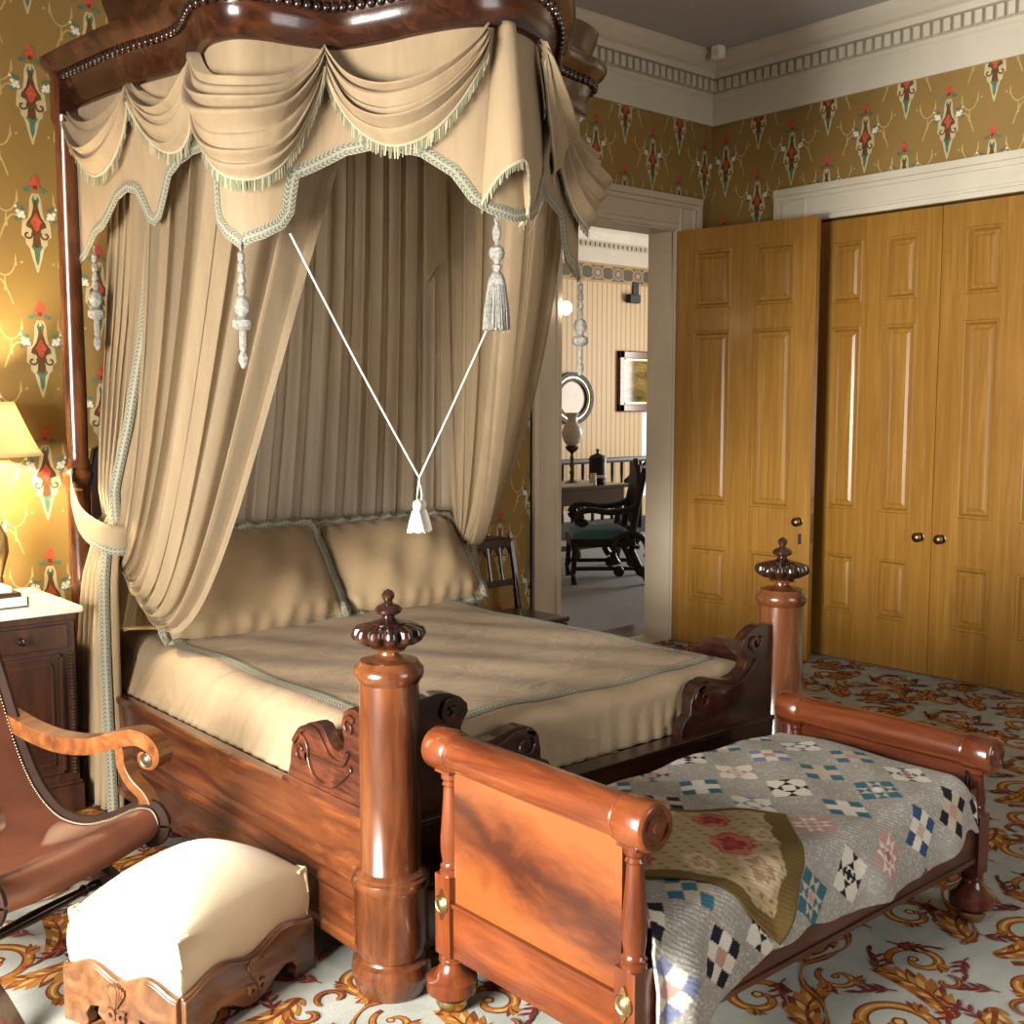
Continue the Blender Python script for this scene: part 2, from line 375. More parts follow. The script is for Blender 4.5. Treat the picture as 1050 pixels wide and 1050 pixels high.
def motif():
    """one bouquet-and-cartouche of the wallpaper as flat layered outlines (metres)"""
    out = []
    def prof(p, mi, lay): out.append(('poly', [(w, z) for z, w in p] + [(-w, z) for z, w in p[::-1]], mi, lay))
    def st(pts, w, mi, lay): out.append(('strip', stroke(pts, w), mi, lay))
    prof([(.125, .014), (.10, .024), (.055, .027), (.02, .034), (.012, .056), (-.05, .062), (-.062, .046), (-.085, .044), (-.10, .030), (-.15, .017), (-.20, .003)], 1, 1)
    prof([(.10, .005), (.06, .012), (.03, .020), (.005, .038), (-.012, .042), (-.022, .020), (-.05, .014), (-.09, .018), (-.12, .006)], 2, 2)
    out.append(('poly', [(0, .045), (.012, .025), (.024, .006), (.014, -.006), (.010, -.022), (0, -.032), (-.010, -.022), (-.014, -.006), (-.024, .006), (-.012, .025)], 3, 3))
    for s in (-1, 1):
        st([(s * (.036 + (.021 - .0018 * k) * math.cos(2.6 + k * .62)), -.046 + (.021 - .0018 * k) * math.sin(2.6 + k * .62)) for k in range(10)], .0042, 2, 3)
        out.append(('poly', [(s * .014, .137), (s * .040, .128), (s * .052, .142), (s * .030, .148), (s * .018, .156)], 4, 2))
        out.append(('poly', [(s * .040, .060), (s * .058, .050), (s * .078, .072), (s * .060, .070)], 4, 2))
        out.append(('poly', [(s * .060, .016), (s * .078, .006), (s * .092, .018), (s * .074, .026)], 4, 2))
        for cx, cy, r in ((.056, .040, .010), (.066, .030, .011), (.074, .046, .009), (.050, .026, .008), (.082, .066, .006)):
            out.append(('poly', ngon(s * cx, cy, r, 10, .28), 5, 3))
        out.append(('poly', [(s * .006, .118), (s * .016, .100), (s * .010, .075), (s * .004, .092)], 4, 3))
        # festoons between the columns
        st([(s * (.135 + .046 * math.cos(PI + PI * k / 12)), -.145 + (.075 if 1 else 0) * math.sin(PI + PI * k / 12)) for k in range(13)], .0032, 6, 1)
        st([(s * lerp(.066, .150, k / 8), .02 - .095 * (k / 8) ** 1.7 + .03 * math.sin(PI * k / 8)) for k in range(9)], .0034, 6, 1)
        out.append(('poly', [(s * .135 - .0014, -.22), (s * .135 + .0014, -.22), (s * .135 + .006, -.275), (s * .135, -.285), (s * .135 - .006, -.275)], 6, 1))
        for dx, dz in ((.089, -.13), (.181, -.13)):
            out.append(('poly', [(s * dx - .001, dz), (s * dx + .001, dz), (s * dx + .005, dz - .045), (s * dx, dz - .05), (s * dx - .005, dz - .045)], 6, 1))
        out.append(('poly', ngon(s * .19, .10, .006, 6), 6, 1))
    out.append(('poly', ngon(0, .165, .022, 14, .22, 1, 1.25), 3, 3)); out.append(('poly', ngon(.004, .192, .012, 10, .25), 3, 3))
    out.append(('poly', ngon(0, .150, .010, 8, .2), 2, 4))
    out.append(('poly', [(.020, -.088), (.024, -.094), (.012, -.112), (.008, -.150), (0, -.175), (-.008, -.150), (-.012, -.112), (-.024, -.094), (-.020, -.088), (0, -.100)], 4, 3))
    return out
MOTIF = motif()
def paper(mb, cols, place, x0, x1, zmax, holes):
    """cols: list of (x, z0); place(x,z,layer)->xyz"""
    for x, z0 in cols:
        z = z0 - math.floor(z0 / .525) * .525 - .525
        while z < zmax + .25:
            for kq, (kind, data, mi, lay) in enumerate(MOTIF):
                lay = lay + kq * .012
                def q(p):
                    px, pz = min(max(x + p[0], x0), x1), min(max(z + p[1], .02), zmax)
                    for h0, h1, hz in holes:
                        if h0 < px < h1 and pz < hz: pz = hz
                    return place(px, pz, lay)
                ctr = data if kind == 'poly' else data[0]
                if all(any(h0 - .02 < x + p[0] < h1 + .02 and z + p[1] < hz for h0, h1, hz in holes) for p in ctr): continue
                if min(z + p[1] for p in ctr) > zmax: continue
                if kind == 'poly': mb.add([q(p) for p in data], [tuple(range(len(data)))], mi)
                else:
                    L, R = data; n = len(L)
                    mb.add([q(p) for p in L] + [q(p) for p in R], [(i, i + 1, n + i + 1, n + i) for i in range(n - 1)], mi)
            z += .525
# back wall (bed head, doorway), right wall (closet), left wall with window, front wall with added fill opening
mb = MB()
mb.box(XL - .2, DX0, YB, YB + .2, 0, ZC); mb.box(DX1, XR + .25, YB, YB + .2, 0, ZC); mb.box(DX0, DX1, YB, YB + .2, DZ, ZC)
paper(mb, [(5.477 - .2553 * k, 3.13 if k % 2 == 0 else 2.8675) for k in range(-2, 27)], lambda x, z, l: (x, YB - .0006 * l, z), XL, XR - .001, 3.50, [(DX0, DX1, DZ)])
struct(mb.build('wall_back', WP, smooth=False, fixn=False))
mb = MB()
mb.box(XR, XR + .25, YF - .2, CY0, 0, ZC); mb.box(XR, XR + .25, CY1, YB, 0, ZC); mb.box(XR, XR + .25, CY0, CY1, CZ, ZC)
mb.box(XR + .20, XR + .25, CY0, CY1, 0, CZ)
paper(mb, [(4.829 - .2585 * k, 3.15 if k % 2 == 0 else 2.8875) for k in range(0, 25)], lambda x, z, l: (XR - .0006 * l, x, z), YF, YB - .001, 3.50, [(CY0, CY1, CZ)])
struct(mb.build('wall_right', WP, smooth=False, fixn=False))
WIN_L = (1.20, 2.80, .50, 2.75); WIN_FILL = (2.1, 3.7, .55, 3.15)
mb = MB(); y0, y1, z0, z1 = WIN_L
mb.box(XL - .2, XL, YF - .2, y0, 0, ZC); mb.box(XL - .2, XL, y1, YB, 0, ZC); mb.box(XL - .2, XL, y0, y1, 0, z0); mb.box(XL - .2, XL, y0, y1, z1, ZC)
struct(mb.build('wall_left', WALLC, smooth=False))
mb = MB(); x0, x1, z0, z1 = WIN_FILL
mb.box(XL, x0, YF - .2, YF, 0, ZC); mb.box(x1, XR, YF - .2, YF, 0, ZC); mb.box(x0, x1, YF - .2, YF, 0, z0); mb.box(x0, x1, YF - .2, YF, z1, ZC)
struct(mb.build('wall_front', WALLC, smooth=False))
mb = MB(); mb.box(XL - .2, XR + .25, YF - .2, YB + .2, ZC, ZC + .1); struct(mb.build('ceiling', CEIL, smooth=False))
# sashes of the left window and of the front one added for fill light
def sash(name, plane, a0, a1, z0, z1, d):
    mb = MB()
    def bar(p0, p1, q0, q1):
        if plane == 'x': mb.box(d - .03, d + .03, p0, p1, q0, q1)
        else: mb.box(p0, p1, d - .03, d + .03, q0, q1)
    bar(a0, a0 + .06, z0, z1); bar(a1 - .06, a1, z0, z1); bar(a0, a1, z0, z0 + .07); bar(a0, a1, z1 - .07, z1)
    zm = (z0 + z1) / 2; bar(a0, a1, zm - .03, zm + .03)
    for k in (1, 2): a = lerp(a0, a1, k / 3); bar(a - .012, a + .012, z0, z1)
    for k in (1, 3): z = lerp(z0, z1, k / 4); bar(a0, a1, z - .012, z + .012)
    struct(mb.build(name, TRIM, smooth=False))
sash('window_1', 'x', *WIN_L[:2], *WIN_L[2:], XL - .12); sash('fill_window', 'y', *WIN_FILL[:2], *WIN_FILL[2:], YF - .12)

# crown moulding with dentils: profile (projection, height) run along the four walls
CROWN = [(0, 3.42), (.022, 3.42), (.022, 3.585), (.035, 3.60), (.035, 3.615), (.035, 3.70), (.075, 3.705), (.082, 3.725), (.082, 3.74), (.11, 3.755), (.15, 3.80), (.165, 3.825), (.165, 3.8399), (0, 3.8399)]
def crown(name, axis, a0, a1, base, sgn, dent=True, c=CROWN, mat=None, pitch=.06):
    mb = MB(); n = len(c); vs = []
    for a, e in ((a0, 1), (a1, -1)):
        for pr, z in c:
            aa = a + e * pr
            vs.append((aa, base + sgn * pr, z) if axis == 'x' else (base + sgn * pr, aa, z))
    mb.add(vs, [(i, i + 1, n + i + 1, n + i) for i in range(n - 1)])
    if dent:
        k = a0 + .05
        while k < a1 - .06:
            q = (.036, .070)
            if axis == 'x': mb.box(k, k + .036, *sorted((base + sgn * q[0], base + sgn * q[1])), 3.625, 3.692)
            else: mb.box(*sorted((base + sgn * q[0], base + sgn * q[1])), k, k + .036, 3.625, 3.692)
            k += pitch
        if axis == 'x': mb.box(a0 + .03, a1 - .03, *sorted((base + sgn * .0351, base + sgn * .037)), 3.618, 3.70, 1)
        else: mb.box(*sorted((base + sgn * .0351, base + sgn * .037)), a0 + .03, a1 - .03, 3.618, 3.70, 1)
    return struct(mb.build(name, [TRIM, DENT], smooth=False))
crown('trim_1', 'x', XL, XR, YB, -1); crown('trim_2', 'y', YF, YB, XR, -1)
crown('trim_3', 'y', YF, YB, XL, 1, False); crown('trim_4', 'x', XL, XR, YF, 1, False)

# door casings
def casing(name, axis, a0, a1, ztop, base, sgn, w=.235, head=.21):
    mb = MB()
    def b(p0, p1, d0, d1, z0, z1, mi=0):
        lo, hi = sorted((base + sgn * d0, base + sgn * d1))
        if axis == 'x': mb.box(p0, p1, lo, hi, z0, z1, mi)
        else: mb.box(lo, hi, p0, p1, z0, z1, mi)
    for s, a in ((-1, a0), (1, a1)):
        for f0, f1, d in ((0, 1, .022), (.12, .20, .032), (.68, .78, .034), (.82, 1.0, .045)):
            p = sorted((a + s * w * f0, a + s * w * f1)); b(p[0], p[1], 0, d, 0, ztop + head)
    b(a0 - w, a1 + w, 0, .024, ztop, ztop + head)
    b(a0, a1, 0, .036, ztop + .03, ztop + .05); b(a0 - w, a1 + w, 0, .05, ztop + head * .80, ztop + head); b(a0 - w, a1 + w, 0, .038, ztop + head * .66, ztop + head * .8)
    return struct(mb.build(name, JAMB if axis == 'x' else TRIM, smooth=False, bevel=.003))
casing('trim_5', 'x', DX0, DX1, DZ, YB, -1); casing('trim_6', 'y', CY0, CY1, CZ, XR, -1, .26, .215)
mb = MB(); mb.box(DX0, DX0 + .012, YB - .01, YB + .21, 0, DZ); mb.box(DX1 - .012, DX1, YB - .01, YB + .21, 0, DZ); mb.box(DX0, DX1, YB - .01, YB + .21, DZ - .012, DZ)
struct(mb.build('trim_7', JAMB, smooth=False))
# baseboards of the bedroom
mb = MB(); mb.box(XL, DX0 - .235, YB - .025, YB, 0, .22); mb.box(XL, DX0 - .235, YB - .033, YB, .19, .21); struct(mb.build('baseboard_back', TRIM, smooth=False))
mb = MB(); mb.box(XR - .025, XR, YF, CY0 - .26, 0, .22); mb.box(XR - .025, XR, CY1 + .26, YB, 0, .22); struct(mb.build('baseboard_right', TRIM, smooth=False))
mb = MB(); mb.box(XL, XL + .025, YF, YB - .033, 0, .22); struct(mb.build('baseboard_left', TRIM, smooth=False))

# six-panel doors, built flat in the local x-z plane and turned into place
def panel_door(n, w, h, loc, rz, knob_x, zknob, both=True, keyhole=False, cols=None):
    root = bpy.data.objects.new('door_%d' % n, None); COL.objects.link(root); root.location = loc; root.rotation_euler = (0, 0, rz); struct(root)
    T = .045
    cols = cols or ((.145, .145 + .2), (w - .345, w - .145))
    rows = ((.30, .66), (.945, 2.05), (2.20, 2.56))
    mb = MB()
    xs = [0, cols[0][0], cols[0][1], cols[1][0], cols[1][1], w]
    for a, b in ((xs[0], xs[1]), (xs[2], xs[3]), (xs[4], xs[5])): mb.box(a, b, 0, T, .008, h)
    zs = [.008, rows[0][0], rows[0][1], rows[1][0], rows[1][1], rows[2][0], rows[2][1], h]
    for a, b in ((zs[0], zs[1]), (zs[2], zs[3]), (zs[4], zs[5]), (zs[6], zs[7])):
        for c in cols: mb.box(c[0], c[1], 0, T, a, b)
    mb.build('door_frame', OAK, root, smooth=False, local=True)
    for c in cols:
        for r in rows:
            mb = MB()
            mb.box(c[0], c[1], .016, T - .016, r[0], r[1])
            for sgn in (0, 1):
                def Yd(d): return d if sgn == 0 else T - d
                # ogee moulding ring round the panel plus the raised field
                def ring(i0, d0, i1, d1):
                    A = [(c[0] + i0, r[0] + i0), (c[1] - i0, r[0] + i0), (c[1] - i0, r[1] - i0), (c[0] + i0, r[1] - i0)]
                    B = [(c[0] + i1, r[0] + i1), (c[1] - i1, r[0] + i1), (c[1] - i1, r[1] - i1), (c[0] + i1, r[1] - i1)]
                    vs = [(x, Yd(d0), z) for x, z in A] + [(x, Yd(d1), z) for x, z in B]
                    mb.add(vs, [(k, (k + 1) % 4, 4 + (k + 1) % 4, 4 + k) for k in range(4)])
                ring(-.004, 0, .002, -.007); ring(.002, -.007, .012, -.006); ring(.012, -.006, .020, .006); ring(.020, .006, .026, .015); ring(.026, .0155, .040, .0150)
                ring(.040, .0150, .056, .007)
                i = .056; mb.add([(c[0] + i, Yd(.007), r[0] + i), (c[1] - i, Yd(.007), r[0] + i), (c[1] - i, Yd(.007), r[1] - i), (c[0] + i, Yd(.007), r[1] - i)], [(0, 1, 2, 3)])
            mb.build('panel', OAKP, root, smooth=False, local=True)
    for sgn in ((-1, 1) if both else (-1,)):
        mb = MB(); f = 0 if sgn < 0 else T
        mb.lathe([(.024, 0), (.024, .004), (.010, .008), (.009, .026), (.020, .034), (.0275, .046), (.0275, .056), (.018, .066), (.002, .069)] if sgn > 0 else
                 [(.024, 0), (.024, -.004), (.010, -.008), (.009, -.026), (.020, -.034), (.0275, -.046), (.0275, -.056), (.018, -.066), (.002, -.069)], (knob_x, f, zknob), 20, 'y')
        mb.build('knob', BRONZE, root, local=True)
        if keyhole:
            mb = MB(); y = f + sgn * .0015
            mb.prism([(knob_x - .011 + .004, zknob - .14), (knob_x + .015, zknob - .14), (knob_x + .015, zknob - .075), (knob_x - .007, zknob - .075)], 'xz', *sorted((f, y)))
            mb.build('keyhole_plate', EBONY, root, smooth=False, local=True)
    return root
# open leaf hinged on the right jamb of the doorway, swung into the room
D1 = panel_door(1, .975, 2.70, (5.69, 4.915, 0), 0, .905, .87, True, True, ((.13, .395), (.565, .83)))
D1.rotation_euler = (0, 0, math.radians(-90 + 8))
mb = MB()
mb.box(.9755, .977, .008, .037, .74, .92); mb.build('lock_plate', BRONZE, D1, smooth=False, local=True)
# closet pair: local +x runs towards -Y (towards the viewer)
D2 = panel_door(2, .850, 2.70, (6.075, 4.146, 0), -PI / 2, .785, .815, False)
D3 = panel_door(3, .850, 2.70, (6.075, 3.292, 0), -PI / 2, .065, .815, False)

# ------------------------------------------------------------------ carpet of scrolling leaves
def yarn(name, a, b_, sc=26):
    m, nt, b = node_mat(name); v = coords(nt); n = noise(nt, v, sc, 4, .6, .4); n2 = noise(nt, v, 240, 2)
    c = ramp(nt, n, [(.38, a), (.62, b_)]); c = mixc(nt, mth(nt, 'MULTIPLY', n2, .45), c, mixc(nt, .5, c, (.01, .01, .01)))
    nt.links.new(c, b.inputs['Base Color']); b.inputs['Roughness'].default_value = .95; b.inputs['Specular IOR Level'].default_value = .1
    bump(nt, b, n2, .35, .006); return m
CARP = [yarn('carpet_ground', (.305, .325, .295), (.385, .395, .355), 5), yarn('carpet_gold', (.25, .085, .016), (.37, .165, .034), 14), yarn('carpet_rust', (.115, .022, .009), (.19, .055, .014)),
        yarn('carpet_wine', (.105, .014, .013), (.17, .030, .024)), yarn('carpet_ochre', (.46, .255, .07), (.56, .36, .13))]
def spiral(cx, cy, r0, r1, a0, a1, n=30):
    return [(cx + lerp(r0, r1, t) * math.cos(lerp(a0, a1, t)), cy + lerp(r0, r1, t) * math.sin(lerp(a0, a1, t))) for t in [k / (n - 1) for k in range(n)]]
def carpet_tile():
    E = []
    def put(kind, d, mi): E.append((kind, d, mi, 1 + len(E) * .045))
    def strip(pts, w, mi): put('s', stroke(pts, w), mi)
    def leaf(x, y, a, l, w, mi):
        ca, sa = math.cos(a), math.sin(a)
        P = [(0, -.25), (0, .25), (.25, .8), (.55, .85), (.82, .42), (1, 0), (.82, -.42), (.55, -.85), (.25, -.8)]
        put('p', [(x + ca * p * l - sa * q * w, y + sa * p * l + ca * q * w) for p, q in P], mi)
    def sprig(x, y, a, l, mi=3):
        pts = [(x + math.cos(a + .5 * t) * l * t, y + math.sin(a + .5 * t) * l * t) for t in [k / 8 for k in range(9)]]
        strip(pts, .0030, mi)
        for k in (2, 4, 6):
            for s in (-1, 1): leaf(*pts[k], a + .3 + s * .62, .058 * (1 - k * .03), .0085, mi)
        leaf(*pts[8], a + .4, .05, .009, mi)
    def plume(x, y, a, bend, l, w, n=9):
        """feathered acanthus leaf with ochre lights and a rusty spine"""
        pts = [(x + math.cos(a + bend * t) * l * t, y + math.sin(a + bend * t) * l * t) for t in [k / n for k in range(n + 1)]]
        for k in range(n, -1, -1):
            t = k / n; e = (math.sin(PI * min(1, t * .80 + .10))) ** .8; d = a + bend * t * 1.8
            for s in (-1, 1):
                leaf(*pts[k], d + s * (.75 - .35 * t), w * 1.75 * e + .02, w * .33 * e + .006, 2 if (k + (s > 0)) % 3 == 0 else 1)
                leaf(*pts[k], d + s * (.62 - .3 * t), w * 1.25 * e + .012, w * .18 * e + .003, 4 if k % 2 else 1)
        leaf(*pts[n], a + bend * 1.8, w * .9, w * .22, 1)
        strip(pts, [lerp(.011, .002, k / n) for k in range(n + 1)], 2)
    def scroll(cx, cy, r, a0, turn, w):
        sp = spiral(cx, cy, r, r * .20, a0, a0 + turn, 44)
        wd = [w * (.42 + .58 * math.sin(PI * min(1, .12 + k / 43 * .9)) ** .8) for k in range(44)]
        strip(sp, [q * 1.0 for q in wd], 2); strip(sp[2:], [q * .62 for q in wd[2:]], 1); strip(sp[8:30], [q * .22 for q in wd[8:30]], 4)
        put('p', ngon(sp[-1][0], sp[-1][1], w * 1.05, 10, .05), 2); put('p', ngon(sp[-1][0], sp[-1][1], w * .6, 8, .05), 4)
        sg = -1 if turn > 0 else 1
        for q, al in ((9, 1.0), (22, .8)):
            x, y = sp[q]; dr = math.atan2(sp[q + 1][1] - sp[q][1], sp[q + 1][0] - sp[q][0])
            for kk in range(4): leaf(x, y, dr + sg * (.35 + .28 * kk), .085 * al * (1 - .12 * kk), .016 * al, 1 if kk % 2 else 2)
    scroll(.20, .22, .150, 3.9, 8.0, .024); scroll(.62, .60, .150, .6, -8.0, .024); scroll(.64, .17, .105, 2.2, -7.2, .019); scroll(.19, .62, .115, 5.4, 7.4, .020); scroll(.42, .40, .075, 1.0, 6.6, .014)
    plume(.30, .06, .25, .5, .30, .055); plume(.42, .74, 3.3, -.5, .30, .055); plume(.74, .40, 2.0, .6, .27, .050); plume(.05, .40, .9, -.7, .24, .048); plume(.78, .74, -1.1, .5, .22, .044)
    S1 = [tuple(p) for p in catmull([(.02, .44), (.12, .40), (.24, .43), (.33, .50), (.45, .52), (.54, .46), (.66, .40), (.78, .43)], 5)]
    strip(S1, [.009 + .006 * math.sin(i * .6) for i in range(len(S1))], 2); strip(S1, .004, 1)
    for a in ((.40, .03, 2.4, .15), (.02, .74, 1.0, .15), (.30, .76, .4, .15), (.74, .28, 4.3, .14), (.50, .30, -.3, .14), (.06, .04, .9, .12), (.34, .56, 2.8, .14), (.72, .02, 2.6, .13), (.52, .72, 1.3, .12), (.12, .40, 4.4, .13), (.62, .44, .9, .12), (.40, .22, 1.5, .12)): sprig(*a)
    for cx, cy, r, a0, t in ((.06, .16, .06, 1, 5), (.46, .64, .06, 3, -5), (.76, .56, .055, 5, 5), (.34, .66, .05, 2, 5), (.52, .08, .05, 0, -5)):
        sp = spiral(cx, cy, r, r * .25, a0, a0 + t, 22); strip(sp, [.010 * (.5 + .5 * math.sin(PI * k / 21)) + .002 for k in range(22)], 2); strip(sp, .003, 1)
    return E
TILE = .80; SCL = .86; ET = carpet_tile()
mb = MB()
mb.box(XL - .2, XR + .2, YF - .2, YB + .05, -.05, 0)
ca, sa = math.cos(.45), math.sin(.45)
for i in range(-13, 16):
    for j in range(-13, 16):
        ox, oy = i * TILE * SCL, (j * TILE + (TILE / 2 if i % 2 else 0)) * SCL
        cx, cy = ca * (ox + .4) - sa * (oy + .4), sa * (ox + .4) + ca * (oy + .4)
        if not (XL - .3 < cx < XR + .5 and YF - .3 < cy < YB + .5): continue
        def q(p, lay):
            x, y = ox + p[0] * SCL, oy + p[1] * SCL; X, Y = ca * x - sa * y, sa * x + ca * y
            return (min(max(X, XL), XR), min(max(Y, YF), YB), .00022 * lay)
        for kind, d, mi, lay in ET:
            if kind == 'p': mb.add([q(p, lay) for p in d], [tuple(range(len(d)))], mi)
            else:
                L, R = d; n = len(L); mb.add([q(p, lay) for p in L] + [q(p, lay) for p in R], [(k, k + 1, n + k + 1, n + k) for k in range(n - 1)], mi)
struct(mb.build('floor', CARP, smooth=False, fixn=False))
# ------------------------------------------------------------------ half-tester bed
XC = 2.58
_h = [(0, 2.955), (.15, 2.99), (.29, 3.10), (.39, 3.22), (.48, 3.315), (.60, 3.36), (.72, 3.385), (.80, 3.44), (.83, 3.55), (.80, 3.68), (.768, 3.80), (.77, 3.93), (.82, 4.17), (.85, 4.44), (.87, 4.70)]
PLAN = np.array(catmull([(XC - x, y) for x, y in _h[::-1]] + [(XC + x, y) for x, y in _h[1:]], 12))
PLEN = np.concatenate([[0], np.cumsum(np.linalg.norm(np.diff(PLAN, axis=0), axis=1))]); LT = PLEN[-1]; MID = LT / 2
def PP(s): s = min(max(s, 0), LT); return np.array([np.interp(s, PLEN, PLAN[:, 0]), np.interp(s, PLEN, PLAN[:, 1])])
def PN(s):
    a, b = PP(s - .03), PP(s + .03); t = (b - a) / max(1e-6, np.linalg.norm(b - a)); return np.array([t[1], -t[0]])
def lift(s): return .075 * smooth01(1 - abs(s - MID) / .68)
def P3(s, out, z): p = PP(s) + PN(s) * out; return (p[0], p[1], z)
ZT = 2.77

bed = thing('half_tester_bed', 'large carved mahogany half-tester bed with turned foot posts and overhanging canopy', 'bed', (2.58, 3.6, 0))
XPL, XPR, YP = 1.682, 3.43, 2.44
def foot_post(x):
    mb = MB()
    mb.lathe([(.088, 0), (.098, .012), (.103, .035), (.109, .05), (.111, .07), (.107, .092), (.094, .10), (.092, .106), (.096, .112), (.096, .128), (.1015, .14), (.1015, .296), (.106, .302), (.109, .314), (.106, .326), (.098, .332), (.098, .337), (.088, .345), (.083, .352), (.0825, .60), (.080, .857), (.084, .860), (.086, .866), (.0925, .872), (.0945, .884), (.0925, .896), (.087, .902), (.084, .905), (.078, .916), (.055, .922), (.036, .925), (.027, .932), (.026, .938), (.044, .944), (.047, .95), (.03, .956)], (x, YP, 0), 40)
    o = mb.build('foot_post', POSTW, bed)
    mb = MB()
    mb.lathe([(.028, .952), (.075, .962), (.096, .975), (.101, .988), (.095, 1.003), (.070, 1.012), (.040, 1.016)], (x, YP, 0), 72, lobe=12, la=.20)
    mb.lathe([(.044, 1.012), (.046, 1.018), (.030, 1.022), (.016, 1.030), (.018, 1.036), (.034, 1.044), (.037, 1.052), (.030, 1.062), (.014, 1.068), (.010, 1.075), (.016, 1.083), (.0175, 1.092), (.012, 1.101), (.002, 1.106)], (x, YP, 0), 24)
    mb.build('finial', DARKW, o)
for x in (XPL, XPR): foot_post(x)
# side rails: upper board, ogee bead, lower board
RAIL = [(0, .47), (.034, .47), (.040, .464), (.040, .445), (.034, .44), (.034, .315), (.044, .305), (.050, .29), (.046, .275), (.056, .262), (.058, .245), (.052, .235), (.052, .13), (.060, .12), (.060, .10), (0, .10)]
for x, s in ((1.668, -1), (3.445, 1)):
    mb = MB(); n = len(RAIL)
    vs = [(x + s * p, y, z) for y in (YP + .06, 4.66) for p, z in RAIL]
    mb.add(vs, [(i, (i + 1) % n, n + (i + 1) % n, n + i) for i in range(n)] + [tuple(range(n)), tuple(range(n, 2 * n))])
    mb.build('side_rail', MAHOG['y'], bed, smooth=False)
mb = MB(); mb.box(XPL + .05, XPR - .05, YP - .03, YP + .035, .10, .455); mb.box(XPL + .05, XPR - .05, YP - .042, YP - .03, .10, .26); mb.box(XPL + .05, XPR - .05, YP - .036, YP + .04, .445, .462)
mb.build('foot_rail', DARKW, bed, smooth=False, bevel=.004)
# carved scroll brackets beside the posts
SIDEB = [(2.50, .47), (2.905, .47), (2.905, .50), (2.892, .53), (2.884, .58), (2.862, .625), (2.825, .655), (2.785, .677), (2.745, .688), (2.712, .686), (2.690, .668), (2.676, .648), (2.655, .632), (2.625, .628), (2.600, .642), (2.592, .668), (2.600, .695), (2.604, .722), (2.594, .748), (2.570, .764), (2.535, .765), (2.50, .76)]
FOOTB = [(.38, .462), (.43, .462)]
def curl(mb, cy, cz, r, plane, d0, d1, turn=1, a0=0.0, w=.010, tt=7.5):
    pts = [(cy + (r - r * .78 * t) * math.cos(a0 + turn * tt * t), cz + (r - r * .78 * t) * math.sin(a0 + turn * tt * t)) for t in [k / 26 for k in range(27)]]
    L, R = stroke(pts, [w * (1 - .45 * k / 26) for k in range(27)])
    mb.prism(L + R[::-1], plane, d0, d1)
for x, s in ((1.655, -1), (3.455, 1)):
    mb = MB(); mb.prism(SIDEB, 'yz', x - .020, x + .020)
    f0, f1 = (x - .030, x - .0195) if s < 0 else (x + .0195, x + .030)
    curl(mb, 2.822, .585, .046, 'yz', f0, f1, 1, 1.6); curl(mb, 2.56, .715, .030, 'yz', f0, f1, -1, 2.5, .008)
    L, R = stroke([tuple(p) for p in catmull([(2.860, .605), (2.81, .655), (2.74, .668), (2.70, .64), (2.66, .605), (2.60, .600), (2.565, .64)], 5)], .008); mb.prism(L + R[::-1], 'yz', f0, f1)
    L, R = stroke([tuple(p) for p in catmull([(2.79, .59), (2.755, .53), (2.69, .515), (2.62, .545), (2.55, .60)], 5)], .008); mb.prism(L + R[::-1], 'yz', f0, f1)
    mb.prism([(2.50, .47), (2.935, .47), (2.93, .485), (2.90, .495), (2.50, .50)], 'yz', x - .026, x + .026)
    mb.build('scroll_bracket', ROSE, bed, ang=30, bevel=.004)
for s, xp in ((1, XPL), (-1, XPR)):
    P = [(.04, .455), (.575, .455), (.575, .50), (.560, .525), (.530, .540), (.528, .575), (.518, .61), (.495, .640), (.455, .655), (.42, .652), (.37, .640), (.325, .632), (.275, .640), (.240, .660), (.226, .690), (.236, .712), (.252, .733), (.250, .757), (.225, .780), (.190, .796), (.150, .803), (.105, .798), (.04, .79)]
    mb = MB(); mb.prism([(xp + s * a, z) for a, z in P], 'xz', YP - .022, YP + .022)
    for f0, f1 in ((YP - .032, YP - .0215), (YP + .0215, YP + .032)):
        curl(mb, xp + s * .468, .59, .046, 'xz', f0, f1, -s, 1.6 if s > 0 else 1.5); curl(mb, xp + s * .185, .745, .034, 'xz', f0, f1, s, .5)
        L, R = stroke([(xp + s * p[0], p[1]) for p in catmull([(.50, .62), (.44, .635), (.36, .61), (.28, .605), (.21, .64), (.17, .68)], 5)], .008); mb.prism(L + R[::-1], 'xz', f0, f1)
    mb.build('scroll_bracket', DARKW, bed, ang=30, bevel=.004)
# head posts and headboard
for x in (1.695, 3.465):
    mb = MB()
    mb.box(x - .055, x + .055, 4.65, 4.76, 0, .62)
    mb.lathe([(.050, .62), (.056, .64), (.050, .66), (.044, .70), (.046, 1.22), (.050, 1.235), (.044, 1.245), (.050, 1.262), (.058, 1.285), (.062, 1.30), (.058, 1.312), (.048, 1.325), (.052, 1.338), (.047, 1.35), (.043, 1.37), (.046, 1.6), (.040, 2.70), (.05, 2.72), (.05, 2.95)], (x, 4.705, 0), 28)
    mb.build('head_post', MAHOG['z'], bed)
A = [(-.80, .15), (.80, .15), (.80, 1.30), (.775, 1.40), (.70, 1.435), (.66, 1.47), (.60, 1.55), (.50, 1.60), (.36, 1.625), (.18, 1.66), (0, 1.68)]
A = A + [(-a, z) for a, z in A[:1:-1] if a]
mb = MB(); mb.prism([(XC + a, z) for a, z in A], 'xz', 4.80, 4.845)
mb.build('headboard', DARKW, bed, smooth=False, bevel=.006)
